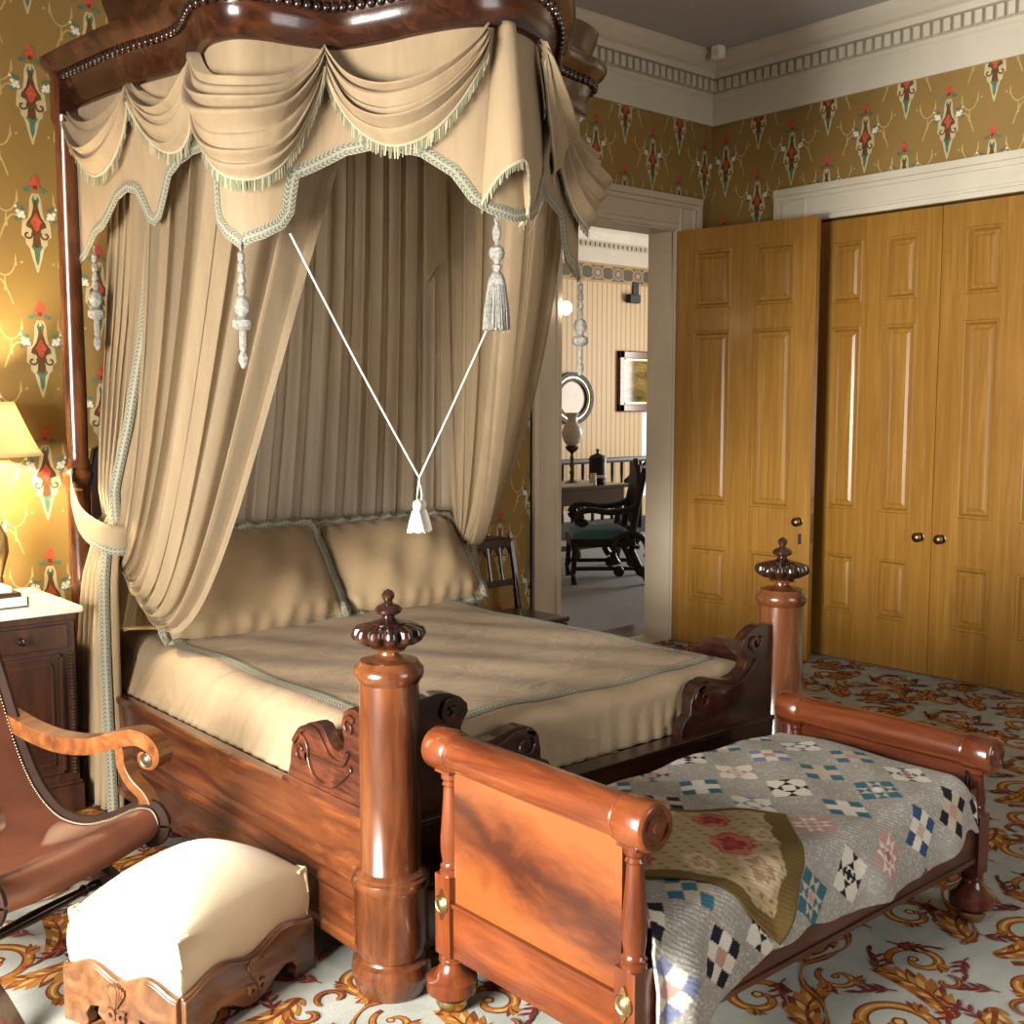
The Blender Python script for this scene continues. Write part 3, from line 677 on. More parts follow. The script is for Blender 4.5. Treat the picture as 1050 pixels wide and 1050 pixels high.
for s in (-1, 1):
    B = [(4.36, .47), (4.66, .47), (4.66, .86), (4.62, .88), (4.58, .86), (4.56, .80), (4.52, .74), (4.46, .72), (4.41, .69), (4.385, .64), (4.39, .58), (4.37, .52)]
    mb = MB(); x = XC + s * .90; mb.prism(B, 'yz', x - .02, x + .02); curl(mb, 4.46, .64, .045, 'yz', *( (x - .03, x - .0195) if s < 0 else (x + .0195, x + .03)), 1, 1.0)
    mb.build('head_scroll', DARKW, bed, ang=30, bevel=.004)
# tester cornice swept along the serpentine plan
PROF = [(-.03, 0), (.006, 0), (.012, .006), (.010, .014), (.014, .06), (.024, .098), (.034, .108), (.036, .128), (.054, .134), (.062, .146), (.080, .158), (.092, .176), (.094, .196), (.082, .204), (.03, .206), (-.06, .207)]
mb = MB(); ss = np.linspace(-.0, LT, 150)
def cor(i, j):
    s = ss[int(round(i * 149))]; o, z = PROF[int(round(j * (len(PROF) - 1)))]; return P3(s, o, ZT + lift(s) + z)
mb.grid(cor, 150, len(PROF))
n = len(PROF)
for s in (0, LT): mb.add([P3(s, o, ZT + lift(s) + z) for o, z in PROF], [tuple(range(n))])
cornice = mb.build('cornice', CORN, bed, ang=50)
PROF2 = [(-.06, .205), (.022, .205), (.022, .215), (.03, .25), (.05, .295), (.058, .33), (.04, .345), (-.06, .345)]
mb = MB(); ss2 = np.linspace(.42, LT - .42, 120); n2 = len(PROF2)
mb.grid(lambda i, j: P3(ss2[int(round(i * 119))], PROF2[int(round(j * (n2 - 1)))][0], ZT + lift(ss2[int(round(i * 119))]) + PROF2[int(round(j * (n2 - 1)))][1]), 120, n2)
for s in (.42, LT - .42): mb.add([P3(s, o, ZT + lift(s) + z) for o, z in PROF2], [tuple(range(n2))])
mb.build('crest_moulding', CORN, cornice, ang=50)
mb = MB(); k = .03
while k < LT:
    mb.sphere(P3(k, .043, ZT + lift(k) + .118), .0185, 9, 6, 0, (.85, .85, 1.0)); k += .034
mb.build('beading', DARKW, cornice)
for s in (0, LT):                                              # end blocks over the head posts
    mb = MB(); p = PP(s); sg = -1 if s == 0 else 1
    x = p[0]
    mb.box(x - .05, x + .05, 4.655, 4.765, ZT - .03, ZT + .12); mb.lathe([(.050, ZT + .118), (.066, ZT + .126), (.070, ZT + .14), (.085, ZT + .15), (.098, ZT + .165), (.100, ZT + .192), (.085, ZT + .20)], (x, 4.71, 0), 28)
    mb.build('corner_block', CORN, bed)
mb = MB(); cp = [P3(s, -.045, ZT + .16 + lift(s)) for s in np.linspace(0, LT, 61)]
ctr = (XC, 4.2, ZT + .17)
mb.add(cp + [ctr], [(i, i + 1, 61) for i in range(60)] + [(60, 0, 61)]); mb.add([(q[0], q[1], q[2] + .02) for q in cp + [ctr]], [(i, i + 1, 61) for i in range(60)] + [(60, 0, 61)])
mb.build('tester_lining', SILKC, bed, smooth=False)

# ---------------- valance with scalloped, gimp-edged hem
H1 = [(0, 2.15), (.10, 2.19), (.19, 2.26), (.25, 2.275), (.31, 2.32), (.37, 2.375), (.44, 2.40), (.50, 2.385), (.54, 2.335), (.58, 2.275), (.625, 2.255), (.67, 2.28), (.705, 2.345), (.74, 2.42), (.80, 2.455), (.90, 2.475), (1.02, 2.465), (1.12, 2.42), (1.165, 2.37),
      (1.182, 2.32), (1.185, 2.24), (1.20, 2.195), (1.25, 2.150), (1.30, 2.122), (1.335, 2.100), (1.36, 2.122), (1.42, 2.140), (1.49, 2.175), (1.525, 2.225), (1.535, 2.29), (1.545, 2.345), (1.60, 2.37), (1.71, 2.43), (1.82, 2.450), (1.97, 2.42), (2.08, 2.355), (2.15, 2.27), (2.22, 2.235)]
sc_ = MID / 2.3215
H1 = [(s * sc_, z) for s, z in H1]
HEM = H1 + [(MID, 2.215)] + [(LT - s, z) for s, z in H1[::-1]]
HEMF = []
for (a, za), (b, zb) in zip(HEM[:-1], HEM[1:]):
    n = max(1, int(math.hypot(b - a, zb - za) / .014))
    for k in range(n): HEMF.append((lerp(a, b, k / n), lerp(za, zb, k / n)))
HEMF.append(HEM[-1])
def vout(s, z): return -.020 + .012 * math.sin(s * 9.0) * (2.85 - z) - .03 * (2.85 - z) * 0
mb = MB(); NV = 16; nh = len(HEMF)
vs = []
for j in range(NV):
    for s, zl in HEMF:
        z = lerp(ZT + lift(s) + .05, zl, j / (NV - 1)); vs.append(P3(s, vout(s, z), z))
mb.add(vs, [(j * nh + i, j * nh + i + 1, (j + 1) * nh + i + 1, (j + 1) * nh + i) for j in range(NV - 1) for i in range(nh - 1)])
val = mb.build('bed_valance', SILK, solid=.004)
tag(val, 'beige silk valance with scalloped hem and swagged drapery under the bed canopy', 'valance')
def hemnorm(i, w):
    a, b = HEMF[max(0, i - 2)], HEMF[min(nh - 1, i + 2)]; dx, dz = b[0] - a[0], b[1] - a[1]; d = math.hypot(dx, dz) or 1
    return (HEMF[i][0] - dz / d * w, HEMF[i][1] + dx / d * w)
for side in (1,):
    mb = MB(); vs = []; uv = []; u = 0
    for i in range(nh):
        if i: u += math.hypot(HEMF[i][0] - HEMF[i - 1][0], HEMF[i][1] - HEMF[i - 1][1])
        for k in range(3):
            s, z = hemnorm(i, -.004 + .042 * k / 2); vs.append(P3(s, vout(s, z) + (.010 if k == 1 else .005), z)); uv.append((u, k / 2))
    mb.add(vs, [(3 * i + k, 3 * i + 3 + k, 3 * i + 4 + k, 3 * i + 1 + k) for i in range(nh - 1) for k in range(2)], 0, uv)
    mb.build('gimp_trim', GIMP, val)

def fringe(parent, edge, length, seed, out=None):
    """short bullion strands hanging from a polyline of 3-D points"""
    r = random.Random(seed); mb = MB(); acc = 0
    for i in range(len(edge) - 1):
        a, b = np.array(edge[i]), np.array(edge[i + 1]); d = np.linalg.norm(b - a)
        if d < 1e-6: continue
        t = (b - a) / d; n = max(1, int(d / .0052))
        for k in range(n):
            p = a + (b - a) * (k + .5) / n; w = t * .0030
            q = p + np.array((r.uniform(-.004, .004), r.uniform(-.004, .004), -length * r.uniform(.85, 1.1)))
            nn_ = np.array((t[1], -t[0], 0)); o = nn_ * r.uniform(-.003, .003)
            mb.add([p - w + o, p + w + o, q + w * .8 + o, q - w * .8 + o], [(0, 1, 2, 3)], 0 if r.random() < .55 else 1)
    # heading braid
    mb.tube([tuple(e) for e in edge], .0055, 6, 1)
    return mb.build('fringe', [FR_A, FR_B], parent, smooth=False, fixn=False)

def swag(s0, s1, z0, z1, dtop, dbot, bulge, nf, seed, frl=.042):
    r = random.Random(seed); ph = r.uniform(0, 1); tilt = r.uniform(-.12, .12); sp = .075
    def f(u, v):
        s = lerp(s0, s1, u)
        g = (4 * u * (1 - u)); sag = g ** .82
        v2 = v + tilt * (u - .5) * math.sin(PI * v)
        z = lerp(z0, z1, u) - (dtop + (dbot - dtop) * v) * sag - sp * v * (1 - sag)
        x = v2 * nf + ph + .30 * math.sin(3.1 * u + seed) * v + .22 * math.sin(v * 11 + seed * 2)
        fr = x - math.floor(x)
        ridge = math.sin(PI * fr) ** .8 if fr < .5 else (1 - (fr - .5) * 2) ** 1.5      # soft crest, sharp undercut
        env = (g ** .45) * math.sin(PI * min(1, .08 + v * .95)) ** .5
        o = .008 + bulge * sag * math.sin(PI * min(1, v * .92 + .04)) ** .7 + .046 * ridge * env * (.7 + .5 * math.sin(seed * 3 + math.floor(x) * 2.1))
        if v < .02: o = -.012
        z += .016 * ridge * env
        # gathered pleats near both ends
        e = (1 - g) ** 3; o += .012 * e * math.sin(v * 22 + seed) + .02 * e
        return P3(s, o, z)
    mb = MB(); mb.grid(f, 44, 90)
    sw = mb.build('swag', SILK, val, solid=.002, ang=180)
    fringe(sw, [f(u, 1.0) for u in np.linspace(0, 1, 60)], frl, seed)
q = sc_
def za(s): return ZT + lift(s) + .004
sws = [(.02, .545, .10, .30, .035, 4), (.555, 1.085, .10, .285, .04, 5), (1.09, 1.635, .135, .455, .06, 6), (1.635, 2.20, .16, .36, .05, 5)]
for i, (a, b, dt, db, bl, nf) in enumerate(sws):
    swag(a * q, b * q, za(a * q), za(b * q), dt, db, bl, nf, 3 + i); swag(LT - b * q, LT - a * q, za(b * q), za(a * q), dt, db, bl, nf, 13 + i)
# trumpet-shaped jabot at the centre of the front
def jab(u, v):
    a = lerp(-PI * .62, PI * .62, u); R = lerp(.030, .088, v ** .8) * (1 + .10 * math.cos(3 * a + .8) * v)
    hem = 2.335 - .085 * math.cos(a) * -1 - .03 * math.sin(a)
    hem = 2.40 - .17 * (abs(a) / (PI * .62)) ** 1.2 - .025 * math.sin(a)
    z = lerp(ZT + .09, hem, v); c = PP(MID) + np.array((-.035, .005)); t = np.array((1.0, 0)); n = np.array((0, -1.0))
    p = c + t * math.sin(a) * R + n * (math.cos(a) * R - .005)
    return (p[0], p[1], z)
mb = MB(); mb.grid(jab, 40, 30); jb = mb.build('jabot', SILK, val, solid=.003, ang=180)
fringe(jb, [jab(u, 1.0) for u in np.linspace(0, 1, 60)], .030, 77)
# ---------------- tassels hanging from the valance
def tassel_skirt(mb, x, y, z0, z1, r0, r1, seed, n=40, mi=0):
    r = random.Random(seed)
    mb.lathe([(r0 * .7, z0), (r0, z0 - .004), (r1 * .9, z1), (r1 * .3, z1 + .002)], (x, y, 0), 20, mi=mi)
    for k in range(n):
        a = 2 * PI * k / n + r.uniform(-.05, .05); rr = r1 * r.uniform(.93, 1.08)
        p0 = (x + r0 * .97 * math.cos(a), y + r0 * .97 * math.sin(a), z0); p1 = (x + rr * math.cos(a), y + rr * math.sin(a), z1 - r.uniform(-.004, .006))
        pm = (x + (r0 * .55 + rr * .52) * math.cos(a), y + (r0 * .55 + rr * .52) * math.sin(a), (z0 + z1) / 2)
        mb.tube([p0, pm, p1], [.0022, .0026, .0026], 5, mi)
def long_tassel(name, label, x, y, ztop, skirt, zk=None):
    t = thing(name, label, 'tassel', (x, y, ztop), 0, 'tassels hanging from the bed canopy')
    z = ztop
    if skirt:
        mb = MB(); zc = ztop - .235
        for k in range(2):
            mb.tube([(x + .005 * math.cos(i * .9 + k * PI), y + .005 * math.sin(i * .9 + k * PI), lerp(ztop, zc, i / 30)) for i in range(31)], .0055, 6)
        mb.build('cord', SILVER, t)
        mb = MB(); b = zc
        mb.lathe([(.004, b + .01), (.013, b), (.017, b - .02), (.014, b - .042), (.007, b - .052), (.009, b - .064), (.024, b - .072), (.030, b - .088), (.026, b - .104), (.013, b - .115), (.010, b - .125), (.018, b - .132), (.016, b - .142), (.011, b - .150), (.022, b - .160), (.031, b - .178), (.034, b - .196), (.03, b - .20)], (x, y, 0), 20, lobe=16, la=.10)
        mb.build('tassel_head', SILVER, t)
        mb = MB(); tassel_skirt(mb, x, y, b - .196, b - .35, .031, .046, 4); mb.build('skirt', SILVER, t)
    else:
        mb = MB(); b = ztop
        mb.tube([(x, y, b + .03), (x, y, b - .10)], .004, 6)
        mb.lathe([(.004, b), (.012, b - .008), (.012, b - .03), (.006, b - .035), (.013, b - .045), (.014, b - .065), (.006, b - .072), (.011, b - .082), (.015, b - .10), (.007, b - .11), (.012, b - .118), (.014, b - .135), (.008, b - .145)], (x, y, 0), 18, lobe=12, la=.12)
        mb.build('cord', SILVER, t)
        mb = MB(); c = b - .145
        mb.lathe([(.009, c), (.022, c - .010), (.029, c - .030), (.026, c - .052), (.014, c - .066), (.018, c - .074), (.034, c - .082), (.035, c - .104), (.026, c - .112), (.015, c - .116)], (x, y, 0), 20, lobe=14, la=.10)
        mb.build('tassel_head', SILVER, t)
        mb = MB(); e = c - .116
        mb.lathe([(.012, e), (.013, e - .03), (.012, e - .062), (.008, e - .068), (.016, e - .080), (.018, e - .096), (.012, e - .112), (.004, e - .124)], (x, y, 0), 16, lobe=10, la=.12)
        mb.build('drop', SILVER, t)
    return t
s1 = 1.335 * q
p = P3(s1, -.012, 2.10); long_tassel('hanging_tassel', 'silvery corded drop tassel below the shield-shaped tab at the left of the canopy', p[0], p[1], 2.095, False)
p = P3(LT - s1, -.012, 2.10); long_tassel('hanging_tassel', 'silvery drop tassel seen against the doorway, below the right end of the canopy', p[0], p[1], 2.095, False)
p = PP(MID); long_tassel('hanging_tassel', 'silver fringed tassel on a thick twisted cord at the centre front of the canopy', p[0] - .055, p[1] + .035, 2.43, True)
p = P3(.10, -.01, 0); long_tassel('hanging_tassel', 'pale tassel half hidden behind the curtain edge at the left bed post', p[0] + .01, p[1] - .05, 2.19, False)

# ---------------- sheer bed curtains
GL = np.array((1.745, 4.38, .98)); GR = np.array((3.52, 4.42, .90))
def sheer_curtain(name, label, ssrc, G, mid, nf, seed, pouch, w_g, bow):
    r = random.Random(seed)
    phs = [r.uniform(0, 6.28) for _ in range(4)]
    def f(u, v):
        T = np.array(P3(ssrc(u), -.09, ZT + lift(ssrc(u)) + .02))
        g = G + np.array(w_g) * (u - .5)
        C1 = lerp(T, g, bow[0] * u); C1[2] = lerp(T[2], g[2], .40)
        C2 = lerp(T, g, lerp(.4, bow[1], u)); C2[2] = g[2] + .30 - pouch * 1.3 * u ** 2.0
        C3 = lerp(T, g, .90); C3[2] = g[2] + .02 - pouch * 2.3 * u ** .9; C3 = C3 + np.array((-.13, -.42, 0)) * pouch * 3.4 * u ** .7
        p = bez([T, C1, C2, C3, g], v)
        e = (1 - v) ** .35 * min(1, 6 * v + .35); e = max(e, .22)
        a = nf * 2 * PI * u
        w = math.sin(a + phs[0] + 1.4 * math.sin(2.2 * u * PI + phs[1])) + .4 * math.sin(2.3 * a + phs[2])
        tx = np.array(P3(ssrc(min(1, u + .02)), 0, 0)) - np.array(P3(ssrc(max(0, u - .02)), 0, 0)); tx /= max(1e-6, np.linalg.norm(tx)); nx = np.array((tx[1], -tx[0], 0))
        amp = .034 * e
        return tuple(p + nx * w * amp + tx * amp * .75 * math.sin(2 * a + phs[3]))
    mb = MB(); mb.grid(f, 300, 46)
    o = mb.build(name, SHEER, ang=180); tag(o, label, 'curtain', 'sheer bed curtains'); return o
sheer_curtain('sheer_curtain', 'translucent beige muslin bed curtain swept to the left head post in a low pouch', lambda u: lerp(.35, 1.78, u) * q, GL, None, 9, 2, .30, (.05, -.10, 0), (.30, .60))
sheer_curtain('sheer_curtain', 'translucent beige muslin bed curtain gathered towards the chair on the right', lambda u: LT - lerp(.35, 2.25, u) * q, GR, None, 11, 5, .04, (.02, -.08, 0), (.05, .40))
# pleated muslin behind, hanging in front of the headboard
def back(u, v):
    a = u * 2 * PI * 15; x = lerp(lerp(2.05, 1.70, v ** 1.6), 3.60, u)
    am = .013 * (1 - .45 * v)
    return (x + am * .8 * math.sin(2 * a), 4.60 + .0 + am * (math.sin(a + .8 * math.sin(u * 9)) + .3 * math.sin(2.6 * a)), lerp(ZT + .12, .56, v))
mb = MB(); mb.grid(back, 380, 20); o = mb.build('back_curtain', BACKC, ang=180)
tag(o, 'pleated muslin back cloth hanging straight down behind the two pillows', 'curtain')

# ---------------- heavy side curtains with gimp edging and tiebacks
def side_curtain(sx, label, tb_label):
    X0 = 1.735 if sx < 0 else 3.60; kw = 1 if sx < 0 else .42; ky = 0 if sx < 0 else .13
    t = thing('bed_curtain', label, 'curtain', (X0, 4.42, 0))
    zs = [0.01, .25, .6, .9, 1.05, 1.15, 1.25, 1.5, 1.9, 2.3, 2.80]
    wd = [.33, .32, .28, .22, .16, .15, .17, .26, .33, .36, .38]      # half-spread along Y
    yc = [4.38, 4.38, 4.40, 4.43, 4.45, 4.46, 4.46, 4.46, 4.45, 4.44, 4.44]
    xo = [.20, .19, .16, .11, .05, .02, .01, .07, .15, .21, .25]
    def f(u, v):
        z = lerp(2.80, .01, v); w = np.interp(z, zs, wd) * .62 * kw; c = np.interp(z, zs, yc) + ky; o = np.interp(z, zs, xo) * (1 if sx < 0 else .1)
        a = u * 2 * PI * 6.5
        am = .034 * (kw * .5 + .5) * (1 - .35 * math.exp(-((z - 1.12) / .2) ** 2))
        y = c + w * (1 - 2 * u) ; env = 1 - .3 * u
        return (X0 - sx * o * .6 * (1 if z > 1.1 or sx > 0 else -1) + am * env * math.sin(a + .6 * math.sin(z * 2)) * (1 if sx < 0 else -1), y + .010 * math.sin(2 * a + z), z)
    mb = MB(); mb.grid(f, 150, 60); body = mb.build('drape', SILKC, t, ang=180, solid=.003)
    for u0, u1 in ((.955, 1.0),):
        mb = MB(); vs = []; uv = []; L = 0
        for k in range(80):
            v = k / 79; p = np.array(f(1.0, v)); p2 = np.array(f(.985, v)); d = p2 - p; d[2] = 0; d /= max(1e-6, np.linalg.norm(d))
            off = np.array((-.006 if sx < 0 else .006, -.006, 0))
            for w in (0, .04): vs.append(tuple(p + np.array((.0 - w * .85, w * .5, 0)) * (1 if sx < 0 else -1) + off)); uv.append((v * 2.8, w / .04))
        mb.add(vs, [(2 * k, 2 * k + 2, 2 * k + 3, 2 * k + 1) for k in range(79)], 0, uv); mb.build('gimp_trim', GIMP, body, solid=.003)
    if sx > 0: return
    tb = thing('curtain_tieback', tb_label, 'tieback', (X0, 4.46, 1.1))
    def tie(u, v):
        a = lerp(-.55 * PI, 1.35 * PI, u)
        zc = 1.10 + .185 * max(0, math.cos((u - .02) * PI * .5)) ** 3 * 1.0
        w = .055 * (.55 + .45 * math.sin(PI * min(1, u * 1.2)))
        R = .072 + .010 * math.sin(v * PI)
        return (X0 - R * math.sin(a) * (1 if sx < 0 else -1) * 1.0, 4.455 + .05 * (1 - u) - .135 * math.cos(a - PI), zc + lerp(w, -w, v))
    def tie(u, v):
        # from the post knob, down round the near side of the gathered drape
        path = [(1.655, 4.66, 1.31), (1.630, 4.60, 1.24), (1.628, 4.50, 1.13), (1.655, 4.36, 1.075), (1.72, 4.315, 1.06), (1.80, 4.36, 1.075), (1.83, 4.50, 1.12), (1.80, 4.62, 1.20)]
        n = len(path) - 1; k = min(n - 1, int(u * n)); w = u * n - k
        P0, P1, P2, P3_ = [np.array(path[min(n, max(0, k + d))]) for d in (-1, 0, 1, 2)]
        p = .5 * (2 * P1 + (P2 - P0) * w + (2 * P0 - 5 * P1 + 4 * P2 - P3_) * w * w + (3 * P1 - P0 - 3 * P2 + P3_) * w ** 3)
        if sx > 0: p[0] = X0 + (1.735 - p[0])
        hw = .022 + .034 * math.sin(PI * min(1, u * 1.05)) ** .6
        return (p[0], p[1], p[2] + lerp(hw, -hw, v) )
    mb = MB(); mb.grid(tie, 40, 6); b = mb.build('band', SILK, tb, ang=180, solid=.005)
    mb = MB(); vs = []; uv = []; L = 0; pr = None
    for k in range(50):
        u = k / 49; p = np.array(tie(u, 1.0)); nrm = np.array((p[0] - X0, (p[1] - 4.46), 0)); nrm /= np.linalg.norm(nrm)
        if pr is not None: L += np.linalg.norm(p - pr)
        pr = p
        for w in (-.006, .026): vs.append(tuple(p + nrm * .006 + np.array((0, 0, w)))); uv.append((L, (w + .006) / .032))
    mb.add(vs, [(2 * k, 2 * k + 2, 2 * k + 3, 2 * k + 1) for k in range(49)], 0, uv); mb.build('gimp_trim', GIMP, b)
side_curtain(-1, 'heavy beige curtain with green braid edge, tied back at the left head post', 'beige tieback band with braid edge looped round the left bed curtain')
side_curtain(1, 'plain beige curtain just showing beside the right pillow behind the bed', 'beige tieback on the right-hand bed curtain behind the right pillow')

# ---------------- white cord with a pair of cotton tassels
YV = 3.39
v0, v1, v2 = np.array((1.966, YV, 2.145)), np.array((2.483, YV, 1.318)), np.array((3.06, YV, 2.322))
v0 = v0 + (v0 - v1) * .02; v2 = v2 + (v2 - v1) * .10
t = thing('tasselled_cord', 'white cord hanging in a wide V with two white cotton tassels at its point', 'cord', tuple(v1))
mb = MB(); mb.tube([tuple(lerp(v0, v1, k / 12) + np.array((0, 0, -.012 * math.sin(PI * k / 12)))) for k in range(13)], .0036, 6); mb.tube([tuple(lerp(v1, v2, k / 12) + np.array((0, 0, -.012 * math.sin(PI * k / 12)))) for k in range(13)], .0036, 6)
mb.build('cord', WHITEC, t)
for s in (-1, 1):
    x, y, z = v1 + np.array((s * .018, s * .010, -.085))
    mb = MB(); mb.tube([tuple(v1), (x, y, z + .02), (x, y, z)], .003, 6); mb.lathe([(.004, z + .004), (.015, z - .004), (.018, z - .02), (.014, z - .034), (.011, z - .038)], (x, y, 0), 16)
    tassel_skirt(mb, x + s * .006, y, z - .036, z - .115, .012, .032, 9 + s, 36); mb.build('tassel', WHITEC, t)

# ---------------- coverlet and pillows
cv = MB()
def rbox(mb, x0, x1, y0, y1, z0, z1, r, nx=40, ny=56):
    def f(u, v):
        # unfold: across u (left hem, over the top, right hem), along v (front hem, top, back hem)
        def prof(t, a0, a1):
            h = z1 - z0; L = h * 2 + (a1 - a0); d = t * L
            if d < h: return a0, z0 + d
            if d > h + (a1 - a0): return a1, z1 - (d - h - (a1 - a0))
            return a0 + d - h, z1
        x, zx = prof(u, x0, x1); y, zy = prof(v, y0, y1)
        return [x, y, min(zx, zy)]
    mb.grid(lambda u, v: f(u, v), nx, ny)
CX0, CX1, CY0_, CY1_, CZT = 1.688, 3.40, 2.495, 4.62, .65
r_ = random.Random(8)
def cover(u, v):
    h = .19; Lx = 2 * h + CX1 - CX0; Ly = h + CY1_ - CY0_
    d = u * Lx; e = v * Ly
    rr = .05
    def side(d, a0):           # distance from hem -> (inset, drop)
        if d < h - rr: return (0.0, h - d)
        if d < h + rr:
            t = (d - (h - rr)) / (2 * rr); th = t * PI / 2; return (rr * (1 - math.cos(th)), rr * (1 - math.sin(th)))
        return (d - h + rr * 0, 0.0)
    ix, dz1 = side(min(d, Lx - d), 0); x = CX0 + ix if d < Lx / 2 else CX1 - ix
    iy, dz2 = side(e, 0); y = CY0_ + iy
    dz = max(dz1, dz2)
    if dz1 > 0 and dz2 > 0: dz = min(h, math.hypot(dz1, dz2))
    z = CZT - dz
    if dz1 > 0 or True: x += (.09 * (1 - dz1 / h)) * (1 if d < Lx / 2 else -1) * max(0, 1 - abs((d if d < Lx / 2 else Lx - d) - h) / .6) if dz1 == 0 else (.09 * (1 - dz1 / h)) * (1 if d < Lx / 2 else -1)
    if dz > .05: 
        g = (dz - .05) / .15; x += .005 * g * math.sin(y * 95 + 2 * math.sin(y * 17)) * (1 if d > Lx / 2 else -1) * (dz1 > 0); y -= .005 * g * math.sin(x * 90 + 2 * math.sin(x * 13)) * (dz2 > 0)
    else: z += .006 * math.sin(x * 7 + 1.3 * math.sin(y * 4)) * math.sin(y * 5.3) + .003 * math.sin(x * 19 + y * 11)
    return (x, y, z)
mb = MB(); mb.grid(cover, 150, 190); cov = mb.build('bed_coverlet', COVER, ang=180, solid=.006)
tag(cov, 'beige silk coverlet with green braid border spread over the big bed', 'coverlet')
mb = MB()
pts = [(1.845, 4.30), (1.84, 3.6), (1.84, 2.72)] ; cor_ = [(1.84 + .10 * (1 - math.cos(a)), 2.66 - .10 * math.sin(a) + .0) for a in np.linspace(0, PI / 2, 7)]
line = [(1.845, 4.30 - k * .04) for k in range(41)] + [(1.84 + .08 * (1 - math.cos(a)), 2.66 - .08 * math.sin(a)) for a in np.linspace(0, PI / 2, 8)] + [(x, 2.58 + .012 * math.sin(x * 6)) for x in np.arange(1.95, 3.16, .04)] + [(3.17 + .08 * math.sin(a), 2.66 - .08 * math.cos(a)) for a in np.linspace(0.1, PI / 2, 8)] + [(3.25, 2.70 + .04 * k) for k in range(41)]
vs = []; uv = []; L = 0
def ctop(x, y): return CZT + .0065 + .006 * math.sin(x * 7 + 1.3 * math.sin(y * 4)) * math.sin(y * 5.3) + .003 * math.sin(x * 19 + y * 11)
for i, (x, y) in enumerate(line):
    a, b = line[max(0, i - 1)], line[min(len(line) - 1, i + 1)]; dx, dy = b[0] - a[0], b[1] - a[1]; d = math.hypot(dx, dy)
    if i: L += math.hypot(x - line[i - 1][0], y - line[i - 1][1])
    for w in (-.003, .020, .043): X, Y = x - dy / d * w, y + dx / d * w; vs.append((X, Y, ctop(X, Y) + (.004 if w == .02 else 0))); uv.append((L, (w + .003) / .046))
mb.add(vs, [(3 * i + k, 3 * i + 3 + k, 3 * i + 4 + k, 3 * i + 1 + k) for i in range(len(line) - 1) for k in range(2)], 0, uv)
mb.build('gimp_trim', GIMP, cov)

def pillow(label, cx, yb, zb, w, h, yaw, lean, seed):
    t = thing('bed_pillow', label, 'pillow', (cx, yb, zb), group='pillows on the big bed')
    ca, sa = math.cos(lean), math.sin(lean); cy, sy = math.cos(yaw), math.sin(yaw); rr = random.Random(seed); ph = rr.uniform(0, 6)
    def tr(a, b, c):      # a across, b up the slope, c outwards
        y = b * sa - c * ca; z = b * ca + c * sa; x = a
        return (cx + x * cy - y * sy, yb + x * sy + y * cy, zb + z)
    def f(u, v, s):
        a, b = 2 * u - 1, 2 * v - 1
        pin = 1 - .07 * (abs(a) ** 2) * (1 - abs(b)) ; pin2 = 1 - .07 * (b * b) * (1 - abs(a))
        k = max(0, (1 - abs(a) ** 2.6)) ** .55 * max(0, (1 - abs(b) ** 2.6)) ** .55
        c = s * .115 * k + .010 * k * math.sin(a * 5 + b * 3 + ph) + .006 * k * math.sin(a * 13 - b * 4 + ph)
        c += s * .010 * (1 - k) * math.sin(a * 26 + ph) * (abs(b) > .75)
        return tr(a * w / 2 * pin2, (b * .5 + .5) * h * 1.0 - .03 * math.sin(PI * u) * (1 - v), c)
    mb = MB(); mb.grid(lambda u, v: f(u, v, 1), 48, 36); mb.grid(lambda u, v: f(u, v, -1), 48, 36)
    body = mb.build('cover', PILLOW, t, ang=180)
    # gimp edged flange on all four sides
    per = [(k / 30, 0) for k in range(30)] + [(1, k / 20) for k in range(20)] + [(1 - k / 30, 1) for k in range(30)] + [(0, 1 - k / 20) for k in range(21)]
    vs = []; uv = []; L = 0; pr = None
    for u, v in per:
        p = np.array(f(u, v, 1)); q0 = np.array(f(lerp(u, .5, .02), lerp(v, .5, .02), 1))
        a, b = 2 * u - 1, 2 * v - 1; d = np.array((a if abs(a) > .98 else 0, b if abs(b) > .98 else 0)); d = d / max(1, np.linalg.norm(d))
        o = np.array(tr(d[0] * .045, d[1] * .045, .004 * math.sin(L * 40))) - np.array(tr(0, 0, 0))
        if pr is not None: L += np.linalg.norm(p - pr)
        pr = p
        vs += [tuple(p), tuple(p + o)]; uv += [(L, 0), (L, 1)]
    n = len(per); mb = MB(); mb.add(vs, [(2 * i, 2 * i + 2, 2 * i + 3, 2 * i + 1) for i in range(n - 1)], 0, uv); mb.build('gimp_flange', GIMP, t, solid=.004, ang=180)
pillow('beige pillow with green braid edge nearer the left bed curtain', 2.245, 4.185, .668, .80, .455, .03, .62, 1)
pillow('beige pillow with green braid edge farther from the left curtain, beside the chair', 3.085, 4.225, .668, .74, .45, -.03, .66, 2)
